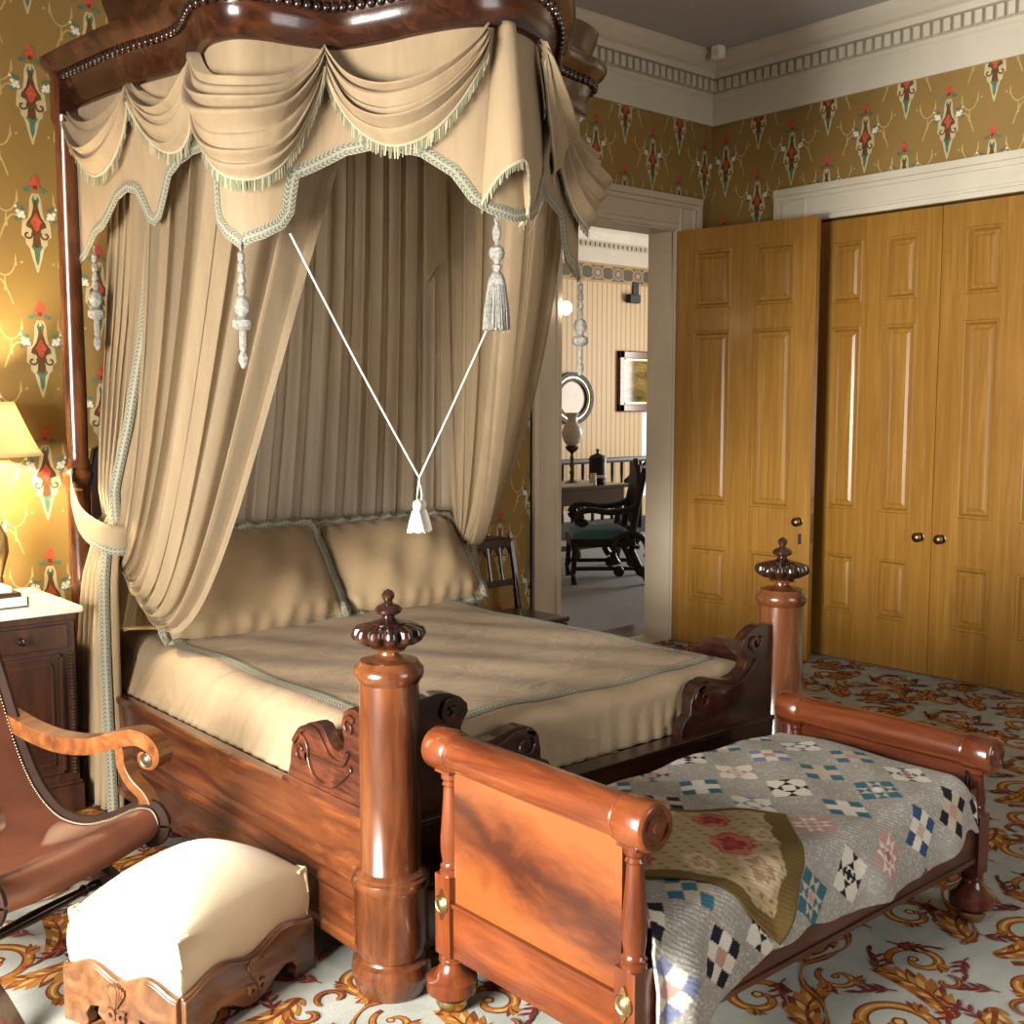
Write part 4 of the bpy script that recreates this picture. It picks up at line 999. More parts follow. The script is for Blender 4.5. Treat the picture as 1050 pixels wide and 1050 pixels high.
# ------------------------------------------------------------------ child's bed at the foot
KX0, KX1, KY0, KY1 = 1.742, 3.275, 1.600, 2.250
ZH, ZF = .700, .532
BURGX = wood('burgundy_mahogany_long', (.022, .006, .004), (.060, .015, .008), (.11, .03, .013), 'x', .3, .3)
crib = thing('child_bed', 'small red mahogany child\'s bed with roll-top ends standing at the foot of the big bed', 'bed', ((KX0 + KX1) / 2, (KY0 + KY1) / 2, 0))
def crib_post(x, y, zt):
    mb = MB()
    mb.lathe([(.018, .044), (.034, .050), (.066, .052), (.068, .060), (.068, .088), (.062, .094), (.050, .100), (.040, .112), (.031, .126), (.030, .132), (.036, .137), (.030, .142), (.035, .147), (.029, .152), (.032, .16)], (x, y, 0), 28)
    zb = min(.372, zt - .19)
    mb.box(x - .031, x + .031, y - .031, y + .031, .155, zb)
    h = zt - .055 - zb
    mb.lathe([(.031, zb), (.031, zb + .010), (.027, zb + .014), (.030, zb + .022), (.025, zb + .028), (.024, zb + .033), (.0285, zb + h * .22), (.029, zb + h * .35), (.023, zb + h * .65), (.0195, zb + h * .86), (.024, zb + h * .88), (.019, zb + h * .91), (.026, zb + h * .94), (.026, zb + h)], (x, y, 0), 24)
    mb.box(x - .030, x + .030, y - .030, y + .030, zb + h, zt - .02)
    o = mb.build('post', CRIBW['z'] if zt > .6 else BURGUNDY, crib)
    mb = MB(); mb.lathe([(.020, .001), (.036, .006), (.043, .020), (.041, .032), (.030, .040), (.018, .044), (.014, .050)], (x, y, 0), 24); mb.build('caster', BRASS, o)
    if zt > .6:
        mb = MB(); f = x - .031
        mb.lathe([(.024, 0), (.025, -.004), (.021, -.008), (.017, -.006), (.013, -.010), (.007, -.012), (.001, -.013)], (f, y, .295), 24, 'x')
        for s in (-1, 1): mb.prism([(y - .011, .295 + s * .020), (y + .011, .295 + s * .020), (y + .006, .295 + s * .034), (y, .295 + s * .043), (y - .006, .295 + s * .034)], 'yz', f - .005, f)
        mb.build('rosette', BRASS, o)
for x, zt in ((KX0, ZH), (KX1, ZF)):
    for y in (KY0, KY1): crib_post(x, y, zt)
for x, zt, wm in ((KX0, ZH, CRIBW['y']), (KX1, ZF, CRIBW['y'])):
    ya, yb = KY0 - .062, KY1 + .062; mb = MB(); R, r = .0565, .049
    ends = [(.001, 0), (.010, -.001), (.013, .003), (.016, .003), (.026, .003), (.030, .007), (.036, .007), (.040, .002), (.048, .001), (.053, .004), (R, .010)]
    pr = [(a, ya + b) for a, b in ends] + [(R, ya + .085), (.053, ya + .090), (.054, ya + .096), (r, ya + .102), (r + .002, (ya + yb) / 2), (r, yb - .102), (.054, yb - .096), (.053, yb - .090), (R, yb - .085)] + [(a, yb - b) for a, b in ends[::-1]]
    mb.lathe(pr, (x, 0, zt), 36, 'y'); mb.build('roll', wm, crib)
mb = MB(); mb.box(KX0 - .012, KX0 + .014, KY0 + .028, KY1 - .028, .300, ZH - .04); mb.build('headboard_panel', FLAME, crib, smooth=False)
mb = MB(); mb.box(KX0 - .020, KX0 + .018, KY0 + .03, KY1 - .03, .155, .302); mb.box(KX0 - .026, KX0 + .018, KY0 + .03, KY1 - .03, .292, .304); mb.build('end_rail', CRIBW['y'], crib, smooth=False, bevel=.003)
mb = MB(); mb.box(KX1 - .016, KX1 + .012, KY0 + .028, KY1 - .028, .300, ZF - .04); mb.box(KX1 - .018, KX1 + .02, KY0 + .03, KY1 - .03, .155, .305); mb.build('footboard_panel', CRIBW['y'], crib, smooth=False)
for y in (KY0, KY1):
    mb = MB(); mb.box(KX0 + .03, KX1 - .03, y - .018, y + .018, .195, .43); mb.box(KX0 + .03, KX1 - .03, y - .024, y + .02, .195, .212); mb.build('side_rail', BURGX, crib, smooth=False, bevel=.003)
mb = MB(); mb.box(KX0 + .03, KX1 - .03, KY0 + .022, KY1 - .022, .26, .445); mt = mb.build('crib_mattress', WHITEC, bevel=.02)
tag(mt, 'thin pale mattress under the patchwork quilt on the child\'s bed', 'mattress')

# ---- patchwork quilt: a fine sheet whose patches are laid out in its own (x, t) cloth coordinates
QX0, QX1 = 1.768, 3.215
QYB = 2.262
def quilt_top(x, y): return .472 + .020 * math.exp(-((y - 2.0) / .30) ** 2) + .006 * math.sin(x * 8 + y * 5) + .004 * math.sin(x * 21 - y * 13)
QF = 1.572
LTOP = QYB - QF
def quilt(x, t, lift_=0.0):
    """t runs from the back edge forward over the top then down the front"""
    fx = (x - QX0) / (QX1 - QX0)
    yb = QYB - .03; R = .055
    Lf = yb - (QF - .004) - R
    endr = smooth01((x - (QX1 - .10)) / .10); 
    sag = -.05 * endr ** 2
    if t < Lf: y = yb - t; return (x, y, quilt_top(x, y) + sag + lift_)
    a = (t - Lf) / R
    y0 = yb - Lf; z0 = quilt_top(x, y0) + sag
    if a < PI / 2: return (x, y0 - (R + lift_) * math.sin(a), z0 - R + (R + lift_) * math.cos(a))
    d = t - Lf - R * PI / 2
    w = .010 * min(1, d / .08) * (math.sin(x * 17 + .6) + .6 * math.sin(x * 31 + 1)) * (1.0 + 1.6 * max(0, 1 - fx * 3))
    return (x, y0 - R - lift_ + .0 - max(-.006, w) - .02 * min(1, d / .1), z0 - R - d)
def quilt_len(x):
    fx = (x - QX0) / (QX1 - QX0); R = .055
    Lf = QYB - .03 - (QF - .004) - R
    drop = np.interp(fx, [0, .05, .12, .22, .36, .50, .65, .82, .92, 1], [.335, .31, .20, .155, .125, .150, .155, .145, .11, .07])
    return Lf + R * PI / 2 + drop + .003 * math.sin(x * 40)
PAL = {'black': (.012, .012, .016), 'navy': (.03, .065, .14), 'teal': (.035, .125, .165), 'lav': (.17, .19, .31), 'grey': (.10, .10, .12), 'pink': (.36, .12, .13), 'rose': (.42, .25, .21), 'white': (.60, .56, .48), 'cream': (.44, .37, .28), 'red': (.34, .06, .05)}
GROUND = (.30, .285, .25)
BL = .128
def hsh(i, j, k=0): return random.Random(i * 7919 + j * 104729 + k * 31 + 11).random()
def qcolor(x, t):
    ca, sa = math.cos(.72), math.sin(.72)
    X, T = x - 1.77 + .03, t + .02
    p, q_ = (ca * X + sa * T) / BL, (-sa * X + ca * T) / BL
    i, j = math.floor(p), math.floor(q_); a, b = p - i, q_ - j
    a, b = (a - .07) / .86, (b - .07) / .86
    if (i + j) % 2 or not (0 < a < 1 and 0 < b < 1): 
        g = 1 + .10 * (hsh(i, j) - .5); return (GROUND[0] * g, GROUND[1] * g, GROUND[2] * g, 1.0)
    A = ('black', 'teal', 'lav', 'navy', 'black', 'grey', 'teal', 'lav', 'rose')[int(hsh(i, j, 1) * 9)]
    L = ('white', 'white', 'cream')[int(hsh(i, j, 2) * 3)]; Cc = ('rose', 'pink', 'white', A, 'cream')[int(hsh(i, j, 3) * 5)]
    star = hsh(i, j, 4) < .55
    u, v = a * 3, b * 3; k, l = int(min(2, u)), int(min(2, v)); f, g = u - k, v - l
    if k == 1 and l == 1:
        c = Cc if (abs(f - .5) + abs(g - .5) < .5 or not star) else L
    elif k != 1 and l != 1: c = L if star else A
    else:
        if star:
            h = abs(f - .5) > abs(g - .5); c = (A if h else L) if k != 1 else (L if h else A)
        else: c = L
    if star and k != 1 and l != 1: c = A if hsh(i, j, 5) > .5 else L
    return (*PAL[c], 0.0)
nx, nt_ = 330, 250
vs, cs, uv = [], [], []
for j in range(nt_):
    for i in range(nx):
        x = lerp(QX0, QX1, i / (nx - 1)); t = quilt_len(x) * j / (nt_ - 1)
        vs.append(quilt(x, t)); cs.append(qcolor(x, t))
mb = MB(); mb.add(vs, [(j * nx + i, j * nx + i + 1, (j + 1) * nx + i + 1, (j + 1) * nx + i) for j in range(nt_ - 1) for i in range(nx - 1)]); mb.col = cs
qo = mb.build('patchwork_quilt', attr_mat('quilt_cotton', .9, 180, .22, (.55, .53, .47)), ang=180, solid=.008)
tag(qo, 'patchwork quilt of pieced stars and nine-patches on grey print over the child\'s bed', 'quilt')

# ---- needlework cover lying across the near end of the quilt
def cloth_pt(u, v):
    # four corners in quilt coordinates (x, t): back-left, back-right, front-left, front tip
    A, B, C, D = (1.80, .40), (2.42, .185), (1.80, .665), (2.10, .845)
    A, B, C, D = (1.99, .03), (2.49, .49), (1.785, .36), (2.185, .82)
    x = (1 - u) * (1 - v) * A[0] + u * (1 - v) * B[0] + (1 - u) * v * C[0] + u * v * D[0]
    t = (1 - u) * (1 - v) * A[1] + u * (1 - v) * B[1] + (1 - u) * v * C[1] + u * v * D[1]
    return x, t
def clcolor(u, v):
    ol = (.115, .075, .022)
    if u > .90 + .01 * math.sin(v * 30) or v > .93 + .01 * math.sin(u * 26) or v < .05: return ol
    c = np.array((.34, .255, .135)); n = math.sin(u * 37) * math.sin(v * 23 + u * 5) * .06; c = c * (1 + n)
    def rose(cu, cv_, r, cols):
        d = math.hypot((u - cu) * 1.5, v - cv_) + .012 * math.sin(math.atan2(v - cv_, u - cu) * 7 + 3)
        if d < r:
            k = (d / r) * 3.4 + .35 * math.sin(math.atan2(v - cv_, u - cu) * 3 + d * 60)
            return cols[int(abs(k)) % len(cols)]
    br = [(.09, .03, .015), (.26, .14, .06), (.13, .05, .025), (.36, .24, .12)]
    rd = [(.30, .045, .04), (.20, .03, .03), (.40, .13, .09)]
    tn = [(.42, .31, .19), (.30, .19, .10), (.48, .38, .25)]
    for a in ((.36, .40, .23, br), (.68, .20, .11, rd), (.72, .52, .13, rd), (.30, .78, .12, rd), (.56, .80, .10, tn), (.80, .74, .13, tn), (.86, .40, .08, tn), (.14, .18, .12, tn), (.50, .10, .08, tn), (.10, .62, .10, br)):
        r = rose(*a)
        if r: return r
    if math.sin(u * 60 + v * 40) * math.sin(v * 70 - u * 20) > .72: return (.16, .13, .05)
    return tuple(c)
n = 110; vs, cs = [], []
for j in range(n):
    for i in range(n):
        u, v = i / (n - 1), j / (n - 1); x, t = cloth_pt(u, v); p = quilt(x, t, .010 + .004 * math.sin(u * 9 + v * 5)); vs.append(p); cs.append((*clcolor(u, v), 0))
mb = MB(); mb.add(vs, [(j * n + i, j * n + i + 1, (j + 1) * n + i + 1, (j + 1) * n + i) for j in range(n - 1) for i in range(n - 1)]); mb.col = cs
o = mb.build('needlework_cover', attr_mat('needlework', .9, 260, .15), ang=180, solid=.006)
tag(o, 'floral needlework cover with olive border lying on the quilt beside the roll-top headboard', 'textile')

# ------------------------------------------------------------------ footstool
ST = thing('footstool', 'low footstool with domed cream upholstery and serpentine carved walnut base', 'footstool', (1.268, 2.785, 0), math.radians(21.2))
SL, SWD = .505, .395    # length (local x), depth (local y)
def st_edge(side):
    """bottom and top curves of the serpentine frame: returns (outline xz) for a side of length L"""
def apron(L):
    h = L / 2; top = []; bot = []
    for k in range(33):
        t = k / 32; x = -h + L * t; e = abs(2 * t - 1)
        top.append((x, .156 - .015 * math.cos(2 * PI * e)))
    # underside: bracket feet, arched cut-outs and a shaped centre drop
    ub = [(-h, 0), (-h + .085, 0), (-h + .088, .018), (-h + .080, .034), (-h + .098, .060), (-h + .128, .066), (-.075, .046), (-.045, .026), (0, .018), (.045, .026), (.075, .046), (h - .128, .066), (h - .098, .060), (h - .080, .034), (h - .088, .018), (h - .085, 0), (h, 0)]
    return top, ub
for name, L, ax, off in (('apron', SL, 'x', -SWD / 2), ('apron', SL, 'x', SWD / 2), ('apron', SWD, 'y', -SL / 2), ('apron', SWD, 'y', SL / 2)):
    top, ub = apron(L); poly = ub + top[::-1]
    mb = MB(); d = (off - .016, off + .016); mb.prism(poly, 'xz' if ax == 'x' else 'yz', *d)
    tp = [((x, off + (.004 if off > 0 else -.004), z) if ax == 'x' else (off + (.004 if off > 0 else -.004), x, z)) for x, z in top]
    mb.tube(tp, .0085, 8)
    sg = 1 if off > 0 else -1; f = off + sg * .016
    a = mb.build(name, STOOLW, ST, local=True, ang=40, bevel=.003)
    mb = MB()
    for k in range(-3, 4):
        th = k * .30; c = (math.sin(th) * .030, .105 + math.cos(th) * .026)
        P = [(0, .078), (c[0] - .010 * math.cos(th), c[1]), (c[0] + .006 * math.sin(th), c[1] + .014), (c[0] + .010 * math.cos(th), c[1])]
        mb.prism(P, 'xz' if ax == 'x' else 'yz', *sorted((f - sg * .002, f + sg * (.012 - abs(k) * .0015))))
    for s in (-1, 1):
        pts = [(s * (.020 + (.020 - .0016 * k) * math.cos(k * .6 + 1)), .058 + (.017 - .0014 * k) * math.sin(k * .6 + 1)) for k in range(11)]
        L_, R_ = stroke(pts, .0045); mb.prism(L_ + R_[::-1], 'xz' if ax == 'x' else 'yz', *sorted((f - sg * .002, f + sg * .009)))
    mb.build('shell_carving', STOOLW, a, local=True, ang=40)
def stool_up(u, v):
    a, b = 2 * u - 1, 2 * v - 1; m = max(abs(a), abs(b))
    if m > .80:       # the vertical boxed side
        t = (m - .80) / .20; k = 1 / m; x = a * k; y = b * k
        z = lerp(.283, .125, t); bow = .010 * math.sin(PI * t)
        sc = 1.0 - .0 * t
        return (x * (SL / 2 - .010 + bow), y * (SWD / 2 - .010 + bow), z + .016 * (1 - t) * 0)
    x, y = a / .80, b / .80
    ed = max(abs(x), abs(y)); round_ = (1 - abs(x) ** 2.6) * (1 - abs(y) ** 2.6)
    z = .285 + .098 * max(0, round_) ** .62
    return (x * (SL / 2 - .010), y * (SWD / 2 - .010), z)
mb = MB(); mb.grid(stool_up, 64, 64); up = mb.build('upholstery', STOOLF, ST, local=True, ang=60)
for sx in (-1, 1):
    for sy in (-1, 1):
        mb = MB(); x, y = sx * (SL / 2 - .008), sy * (SWD / 2 - .008); mb.tube([(x, y, .155), (x + sx * .003, y + sy * .003, .22), (x, y, .287)], .0065, 6); mb.tube([(x - sx * .03, y + sy * .001, .288), (x, y, .289), (x + sx * .001, y - sy * .03, .288)], .005, 6)
        mb.build('corner_pleat', STOOLF, up, local=True)

# ------------------------------------------------------------------ leather sling armchair
CH = thing('sling_armchair', 'low mahogany armchair with brown leather sling seat and scrolled arms beside the footstool', 'armchair', (.925, 3.255, 0), math.radians(25))
SEAT = [tuple(p) for p in catmull([(-.255, .315), (-.292, .328), (-.312, .368), (-.285, .404), (-.22, .392), (-.12, .345), (-.02, .318), (.08, .330), (.17, .40), (.24, .52), (.30, .68), (.36, .84), (.42, .98), (.455, 1.05)], 8)]
W2 = .285
def sling(u, v):
    k = v * (len(SEAT) - 1); i = min(len(SEAT) - 2, int(k)); f = k - i; y, z = lerp(SEAT[i][0], SEAT[i + 1][0], f), lerp(SEAT[i][1], SEAT[i + 1][1], f)
    a = 2 * u - 1
    return (a * W2, y, z - .018 * (1 - a * a))
mb = MB(); mb.grid(sling, 30, 97); sl = mb.build('leather_sling', LEATHER, CH, local=True, solid=.008, ang=180)
for s in (-1, 1):
    mb = MB(); pts = [(s * (W2 + .010), y, z - .004) for y, z in SEAT]
    mb.tube(pts, .024, 10, flat=(.75, 1.25)); fr = mb.build('seat_frame', LEATHERD, CH, local=True)
    mb = MB(); acc = 0
    for i in range(2, len(SEAT) - 1):
        mb.sphere((s * (W2 - .012), SEAT[i][0], SEAT[i][1] + .005), .0052, 6, 4)
        m = (np.array(SEAT[i]) + np.array(SEAT[i + 1])) / 2; mb.sphere((s * (W2 - .012), m[0], m[1] + .005), .0052, 6, 4)
    mb.build('nail_heads', NAIL, sl, local=True)
    # arm with scroll end
    P = [tuple(p) for p in catmull([(.305, .615), (.20, .580), (.08, .560), (-.05, .568), (-.16, .602), (-.235, .618), (-.285, .603), (-.306, .570), (-.292, .545), (-.262, .546), (-.254, .566), (-.270, .574)], 7)]
    hw = [np.interp(i / (len(P) - 1), [0, .2, .45, .6, .75, 1], [.022, .026, .024, .022, .014, .007]) for i in range(len(P))]
    L, R = stroke(P, [float(h) for h in hw]); mb = MB(); x = s * (W2 + .018)
    n = len(P); dd = (x - .030, x + .030)
    for j in range(n - 1):
        q4 = [L[j], L[j + 1], R[j + 1], R[j]]; vs = [(d, a, b) for d in dd for a, b in q4]
        fs = [(0, 1, 2, 3), (4, 7, 6, 5), (0, 4, 5, 1), (3, 2, 6, 7)]
        mb.add(vs, fs)
    mb.lathe([(.001, x - s * .034 if s < 0 else x - .034), (.020, x - .034), (.020, x + .034), (.001, x + .034)], (0, -.273, .560), 18, 'x') if False else None
    ar = mb.build('arm', ARMW, CH, local=True, ang=50)
    for sd in (-1, 1):
        mb = MB(); xx = x + sd * .030
        mb.lathe([(.022, xx - sd * .004), (.022, xx + sd * .003), (.019, xx + sd * .005), (.015, xx + sd * .003), (.011, xx + sd * .006), (.005, xx + sd * .008), (.001, xx + sd * .008)], (0, -.277, .557), 20, 'x')
        mb.build('scroll_boss', NAIL, ar, local=True)
    P = [tuple(p) for p in catmull([(-.262, .395), (-.245, .44), (-.200, .475), (-.170, .52), (-.165, .565), (-.150, .60)], 6)]
    L, R = stroke(P, [.026, .025, .024, .022, .020, .018, .017, .016] + [.016] * (len(P) - 8)); mb = MB(); mb.prism(L + R[::-1], 'yz', x - .022, x + .022)
    mb.build('arm_support', ARMW, CH, local=True, ang=40, bevel=.003)
    # crossed curved legs
    for leg in ([(-.285, .37), (-.20, .30), (-.06, .22), (.10, .16), (.24, .10), (.34, .0)], [(.15, .30), (.11, .285), (.02, .24), (-.12, .18), (-.24, .10), (-.33, 0)]):
        P = [tuple(p) for p in catmull(leg, 6)]; L, R = stroke(P, [lerp(.026, .020, i / (len(P) - 1)) for i in range(len(P))]); mb = MB()
        R[-1] = (R[-1][0], max(R[-1][1], 0.0)); L[-1] = (L[-1][0], max(L[-1][1], 0.0))
        mb.prism(L + R[::-1], 'yz', s * (W2 - .02) - .021, s * (W2 - .02) + .021); mb.build('leg', CABW, CH, local=True, ang=40)
mb = MB(); r0 = []
pr = [(.010, -.27), (.016, -.22), (.012, -.20), (.019, -.185), (.012, -.17), (.015, -.10), (.018, 0), (.015, .10), (.012, .17), (.019, .185), (.012, .20), (.016, .22), (.010, .27)]
mb.lathe(pr, (0, -.105, .165), 14, 'x'); mb.build('stretcher', DARKW, CH, local=True)
mb = MB(); mb.lathe(pr, (0, .115, .165), 14, 'x'); mb.build('stretcher', DARKW, CH, local=True)
mb = MB(); mb.tube([(-W2, -.280, .365), (W2, -.280, .365)], .020, 10); mb.build('front_rail', ARMW, CH, local=True)
mb = MB(); mb.tube([(-W2 - .02, .45, 1.05), (0, .475, 1.09), (W2 + .02, .45, 1.05)], .026, 10); mb.build('crest_rail', ARMW, CH, local=True)

# ------------------------------------------------------------------ nightstand, lamp and tray
NX0, NX1, NY0, NY1 = .86, 1.535, 4.36, 4.90
NS = thing('nightstand', 'dark wood bedside cabinet with pale marble top against the papered wall', 'cabinet', ((NX0 + NX1) / 2, (NY0 + NY1) / 2, 0))
mb = MB(); mb.box(NX0, NX1, NY0, NY1, .10, .775); mb.box(NX0 - .012, NX1 + .012, NY0 - .014, NY1, 0, .11); mb.box(NX0 - .008, NX1 + .008, NY0 - .008, NY1, .11, .125); mb.box(NX0 - .006, NX1 + .006, NY0 - .008, NY1, .76, .79); mb.build('carcass', CABW, NS, smooth=False, bevel=.004)
mb = MB(); mb.box(NX0 - .025, NX1 + .028, NY0 - .032, NY1 + .02, .79, .815); mb.build('marble_top', MARBLE, NS, smooth=False, bevel=.008)
f = NY0
mb = MB(); mb.box(NX0 + .03, NX1 - .03, f - .012, f, .655, .75); d = mb.build('drawer', CABW, NS, smooth=False, bevel=.004)
for x in (NX0 + .15, NX1 - .205):
    mb = MB(); mb.lathe([(.016, f - .012), (.010, f - .018), (.008, f - .026), (.015, f - .034), (.013, f - .044), (.001, f - .047)], (x, 0, .702), 14, 'y')
    mb.build('knob', DARKW, d)
a0, a1, b0, b1 = NX0 + .05, NX1 - .055, .165, .635
mb = MB(); mb.box(a0, a1, f - .008, f, b0, b1)
for t, w, dp in ((0, .012, .016), (.035, .010, .013)):
    mb.box(a0 + t, a1 - t, f - dp, f, b0 + t, b0 + t + w); mb.box(a0 + t, a1 - t, f - dp, f, b1 - t - w, b1 - t); mb.box(a0 + t, a0 + t + w, f - dp, f, b0 + t, b1 - t); mb.box(a1 - t - w, a1 - t, f - dp, f, b0 + t, b1 - t)
mb.build('door', CABW, NS, smooth=False, bevel=.002)
for x in (NX0 + .022, NX1 - .020):
    mb = MB(); k = .16
    while k < .645: mb.sphere((x, f - .008, k), .0095, 8, 6, 0, (1, 1, .75)); k += .0135
    mb.build('bead_moulding', CABW, NS)
LX, LY = 1.372, 4.735
TL = thing('table_lamp', 'glowing pale-shaded lamp standing on the marble-topped cabinet', 'lamp', (LX, LY, .815))
mb = MB(); mb.lathe([(.075, .816), (.078, .826), (.05, .84), (.022, .86), (.016, .90), (.030, .95), (.045, 1.0), (.04, 1.06), (.018, 1.11), (.012, 1.14), (.016, 1.16), (.012, 1.18), (.010, 1.42), (.004, 1.62)], (LX, LY, 0), 24); mb.build('stem', BRASS, TL)
mb = MB(); n = 36
mb.grid(lambda u, v: (LX + lerp(.187, .085, v ** .85) * math.cos(2 * PI * u), LY + lerp(.187, .085, v ** .85) * math.sin(2 * PI * u), lerp(1.385, 1.60, v)), n, 8, closeu=True)
m, nt, b = node_mat('lamp_shade_silk'); out = nt.nodes['Material Output']; t1 = nn(nt, 'ShaderNodeBsdfTranslucent'); t1.inputs[0].default_value = (.98, .90, .68, 1)
b.inputs['Base Color'].default_value = (.85, .72, .48, 1); mx = nn(nt, 'ShaderNodeMixShader'); mx.inputs[0].default_value = .85
nt.links.new(b.outputs[0], mx.inputs[1]); nt.links.new(t1.outputs[0], mx.inputs[2]); nt.links.new(mx.outputs[0], out.inputs[0])
mb.build('lamp_shade', m, TL, solid=.002, ang=180)
mb = MB(); mb.sphere((LX, LY, 1.50), .026, 14, 10); mb.build('bulb', glow('bulb_glow', (1, .80, .50), 3200), TL)
TR = thing('bedside_tray', 'small pale tray holding a dark box at the front of the marble-topped cabinet', 'tray', (1.25, 4.53, .815))
mb = MB(); x0, x1, y0, y1 = 1.10, 1.395, 4.44, 4.62
mb.box(x0, x1, y0, y1, .816, .824); 
for q4 in ((x0, x1, y0, y0 + .01), (x0, x1, y1 - .01, y1), (x0, x0 + .01, y0, y1), (x1 - .01, x1, y0, y1)): mb.box(*q4, .816, .856)
mb.build('tray_body', CREAM, TR, smooth=False, bevel=.002)
o = thing('trinket_box', 'dark box with a cream lid sitting in the pale bedside tray', 'box', (1.30, 4.53, .825))
mb = MB(); mb.box(1.23, 1.375, 4.465, 4.60, .826, .870); mb.build('box_body', DARKW, o, smooth=False, bevel=.003)
mb = MB(); mb.box(1.24, 1.345, 4.475, 4.59, .871, .895); mb.build('lid', CREAM, o, smooth=False, bevel=.004)

# ------------------------------------------------------------------ low chair between the bed and the doorway
SC = thing('side_chair', 'small dark wooden chair with pierced arcaded back between the bed and the doorway', 'chair', (3.945, 4.52, 0))
cx0, cx1, cy0, cy1 = 3.78, 4.125, 4.30, 4.70
mb = MB(); mb.prism([(cx0 + .02, cy1), (cx1 - .02, cy1), (cx1 + .02, cy0), (cx0 - .02, cy0)], 'xy', .425, .452); mb.build('seat', TABLEW, SC, smooth=False, bevel=.008)
for x in (cx0, cx1):
    mb = MB(); mb.lathe([(.012, 0), (.019, .15), (.016, .17), (.020, .19), (.021, .42)], (x, cy0 + .03, 0), 12); mb.build('front_leg', TABLEW, SC)
    mb = MB(); mb.tube([(x, cy1 + .06, 0), (x, cy1 + .0, .22), (x, cy1, .44), (x, cy1 + .03, .64), (x, cy1 + .075, .85)], [.017, .019, .020, .018, .016], 8); mb.build('back_post', TABLEW, SC)
mb = MB(); yb_ = cy1 + .068
mb.box(cx0 - .01, cx1 + .01, yb_ - .014, yb_ + .014, .79, .835); mb.prism([(cx0, .835), (cx1, .835), (cx1 - .06, .848), ((cx0 + cx1) / 2, .862), (cx0 + .06, .848)], 'xz', yb_ - .012, yb_ + .012); mb.build('top_rail', TABLEW, SC, smooth=False, bevel=.004)
mb = MB(); mb.box(cx0, cx1, cy1 + .018, cy1 + .04, .575, .61); mb.build('lower_rail', TABLEW, SC, smooth=False, bevel=.003)
for k in range(1, 4):
    x = lerp(cx0, cx1, k / 4); mb = MB(); mb.tube([(x, cy1 + .03, .60), (x, cy1 + .05, .70), (x, yb_, .80)], [.011, .009, .011], 8); mb.build('spindle', TABLEW, SC)
mb = MB()
for k in range(4):
    xa, xb = lerp(cx0, cx1, k / 4), lerp(cx0, cx1, (k + 1) / 4)
    pts = [(lerp(xa, xb, t), .745 + .05 * math.sin(PI * t)) for t in [i / 8 for i in range(9)]]; L, R = stroke(pts, .008); mb.prism(L + R[::-1], 'xz', yb_ - .010, yb_ + .008)
mb.build('arcade', TABLEW, SC)
for z in (.18,):
    for p0, p1 in (((cx0, cy0 + .03, z), (cx0, cy1 + .02, z)), ((cx1, cy0 + .03, z), (cx1, cy1 + .02, z)), ((cx0, 4.5, z), (cx1, 4.5, z))):
        mb = MB(); mb.tube([p0, p1], .009, 8); mb.build('stretcher', TABLEW, SC)
# ------------------------------------------------------------------ hall seen through the doorway
HX0, HX1, HY1 = 3.6, 13.0, 10.40
def stripes():
    m, nt, b = node_mat('striped_hall_paper')
    t = nn(nt, 'ShaderNodeTexCoord'); s = nn(nt, 'ShaderNodeSeparateXYZ'); nt.links.new(t.outputs['Object'], s.inputs[0])
    a = mth(nt, 'PINGPONG', mth(nt, 'ADD', s.outputs[0], s.outputs[1]), .045); k = mth(nt, 'LESS_THAN', a, .010); k2 = mth(nt, 'GREATER_THAN', a, .040)
    c = mixc(nt, k, (.58, .43, .245), (.36, .22, .10)); c = mixc(nt, mth(nt, 'MULTIPLY', k2, .6), c, (.68, .54, .34))
    n = noise(nt, coords(nt, (14, 14, 1.2)), 3, 4); c = mixc(nt, mth(nt, 'MULTIPLY', n, .35), c, (.50, .34, .17))
    nt.links.new(c, b.inputs['Base Color']); b.inputs['Roughness'].default_value = .6; return m
HW = stripes()
mb = MB(); wx0, wx1, wz0, wz1 = 11.36, 12.3, .30, 1.455
mb.box(HX0, wx0, HY1, HY1 + .2, 0, 3.9); mb.box(wx1, HX1, HY1, HY1 + .2, 0, 3.9); mb.box(wx0, wx1, HY1, HY1 + .2, 0, wz0); mb.box(wx0, wx1, HY1, HY1 + .2, wz1, 3.9)
struct(mb.build('wall_hall', HW, smooth=False))
mb = MB(); mb.box(HX0 - .2, HX0, YB + .2, HY1 + .2, 0, 3.9); struct(mb.build('wall_hall_left', HW, smooth=False))
mb = MB(); mb.box(HX1, HX1 + .2, YB, 6.0, 0, 3.9); mb.box(HX1, HX1 + .2, 8.6, HY1, 0, 3.9); mb.box(HX1, HX1 + .2, 6.0, 8.6, 0, .5); mb.box(HX1, HX1 + .2, 6.0, 8.6, 3.1, 3.9); struct(mb.build('wall_hall_right', HW, smooth=False))
mb = MB(); mb.box(XR + .25, HX1 + .2, YB, YB + .2, 0, 3.9); struct(mb.build('wall_hall_front', HW, smooth=False))
mb = MB(); mb.box(HX0 - .2, HX1 + .2, YB + .2, HY1 + .2, 3.84, 3.95); struct(mb.build('ceiling_hall', CEIL, smooth=False))
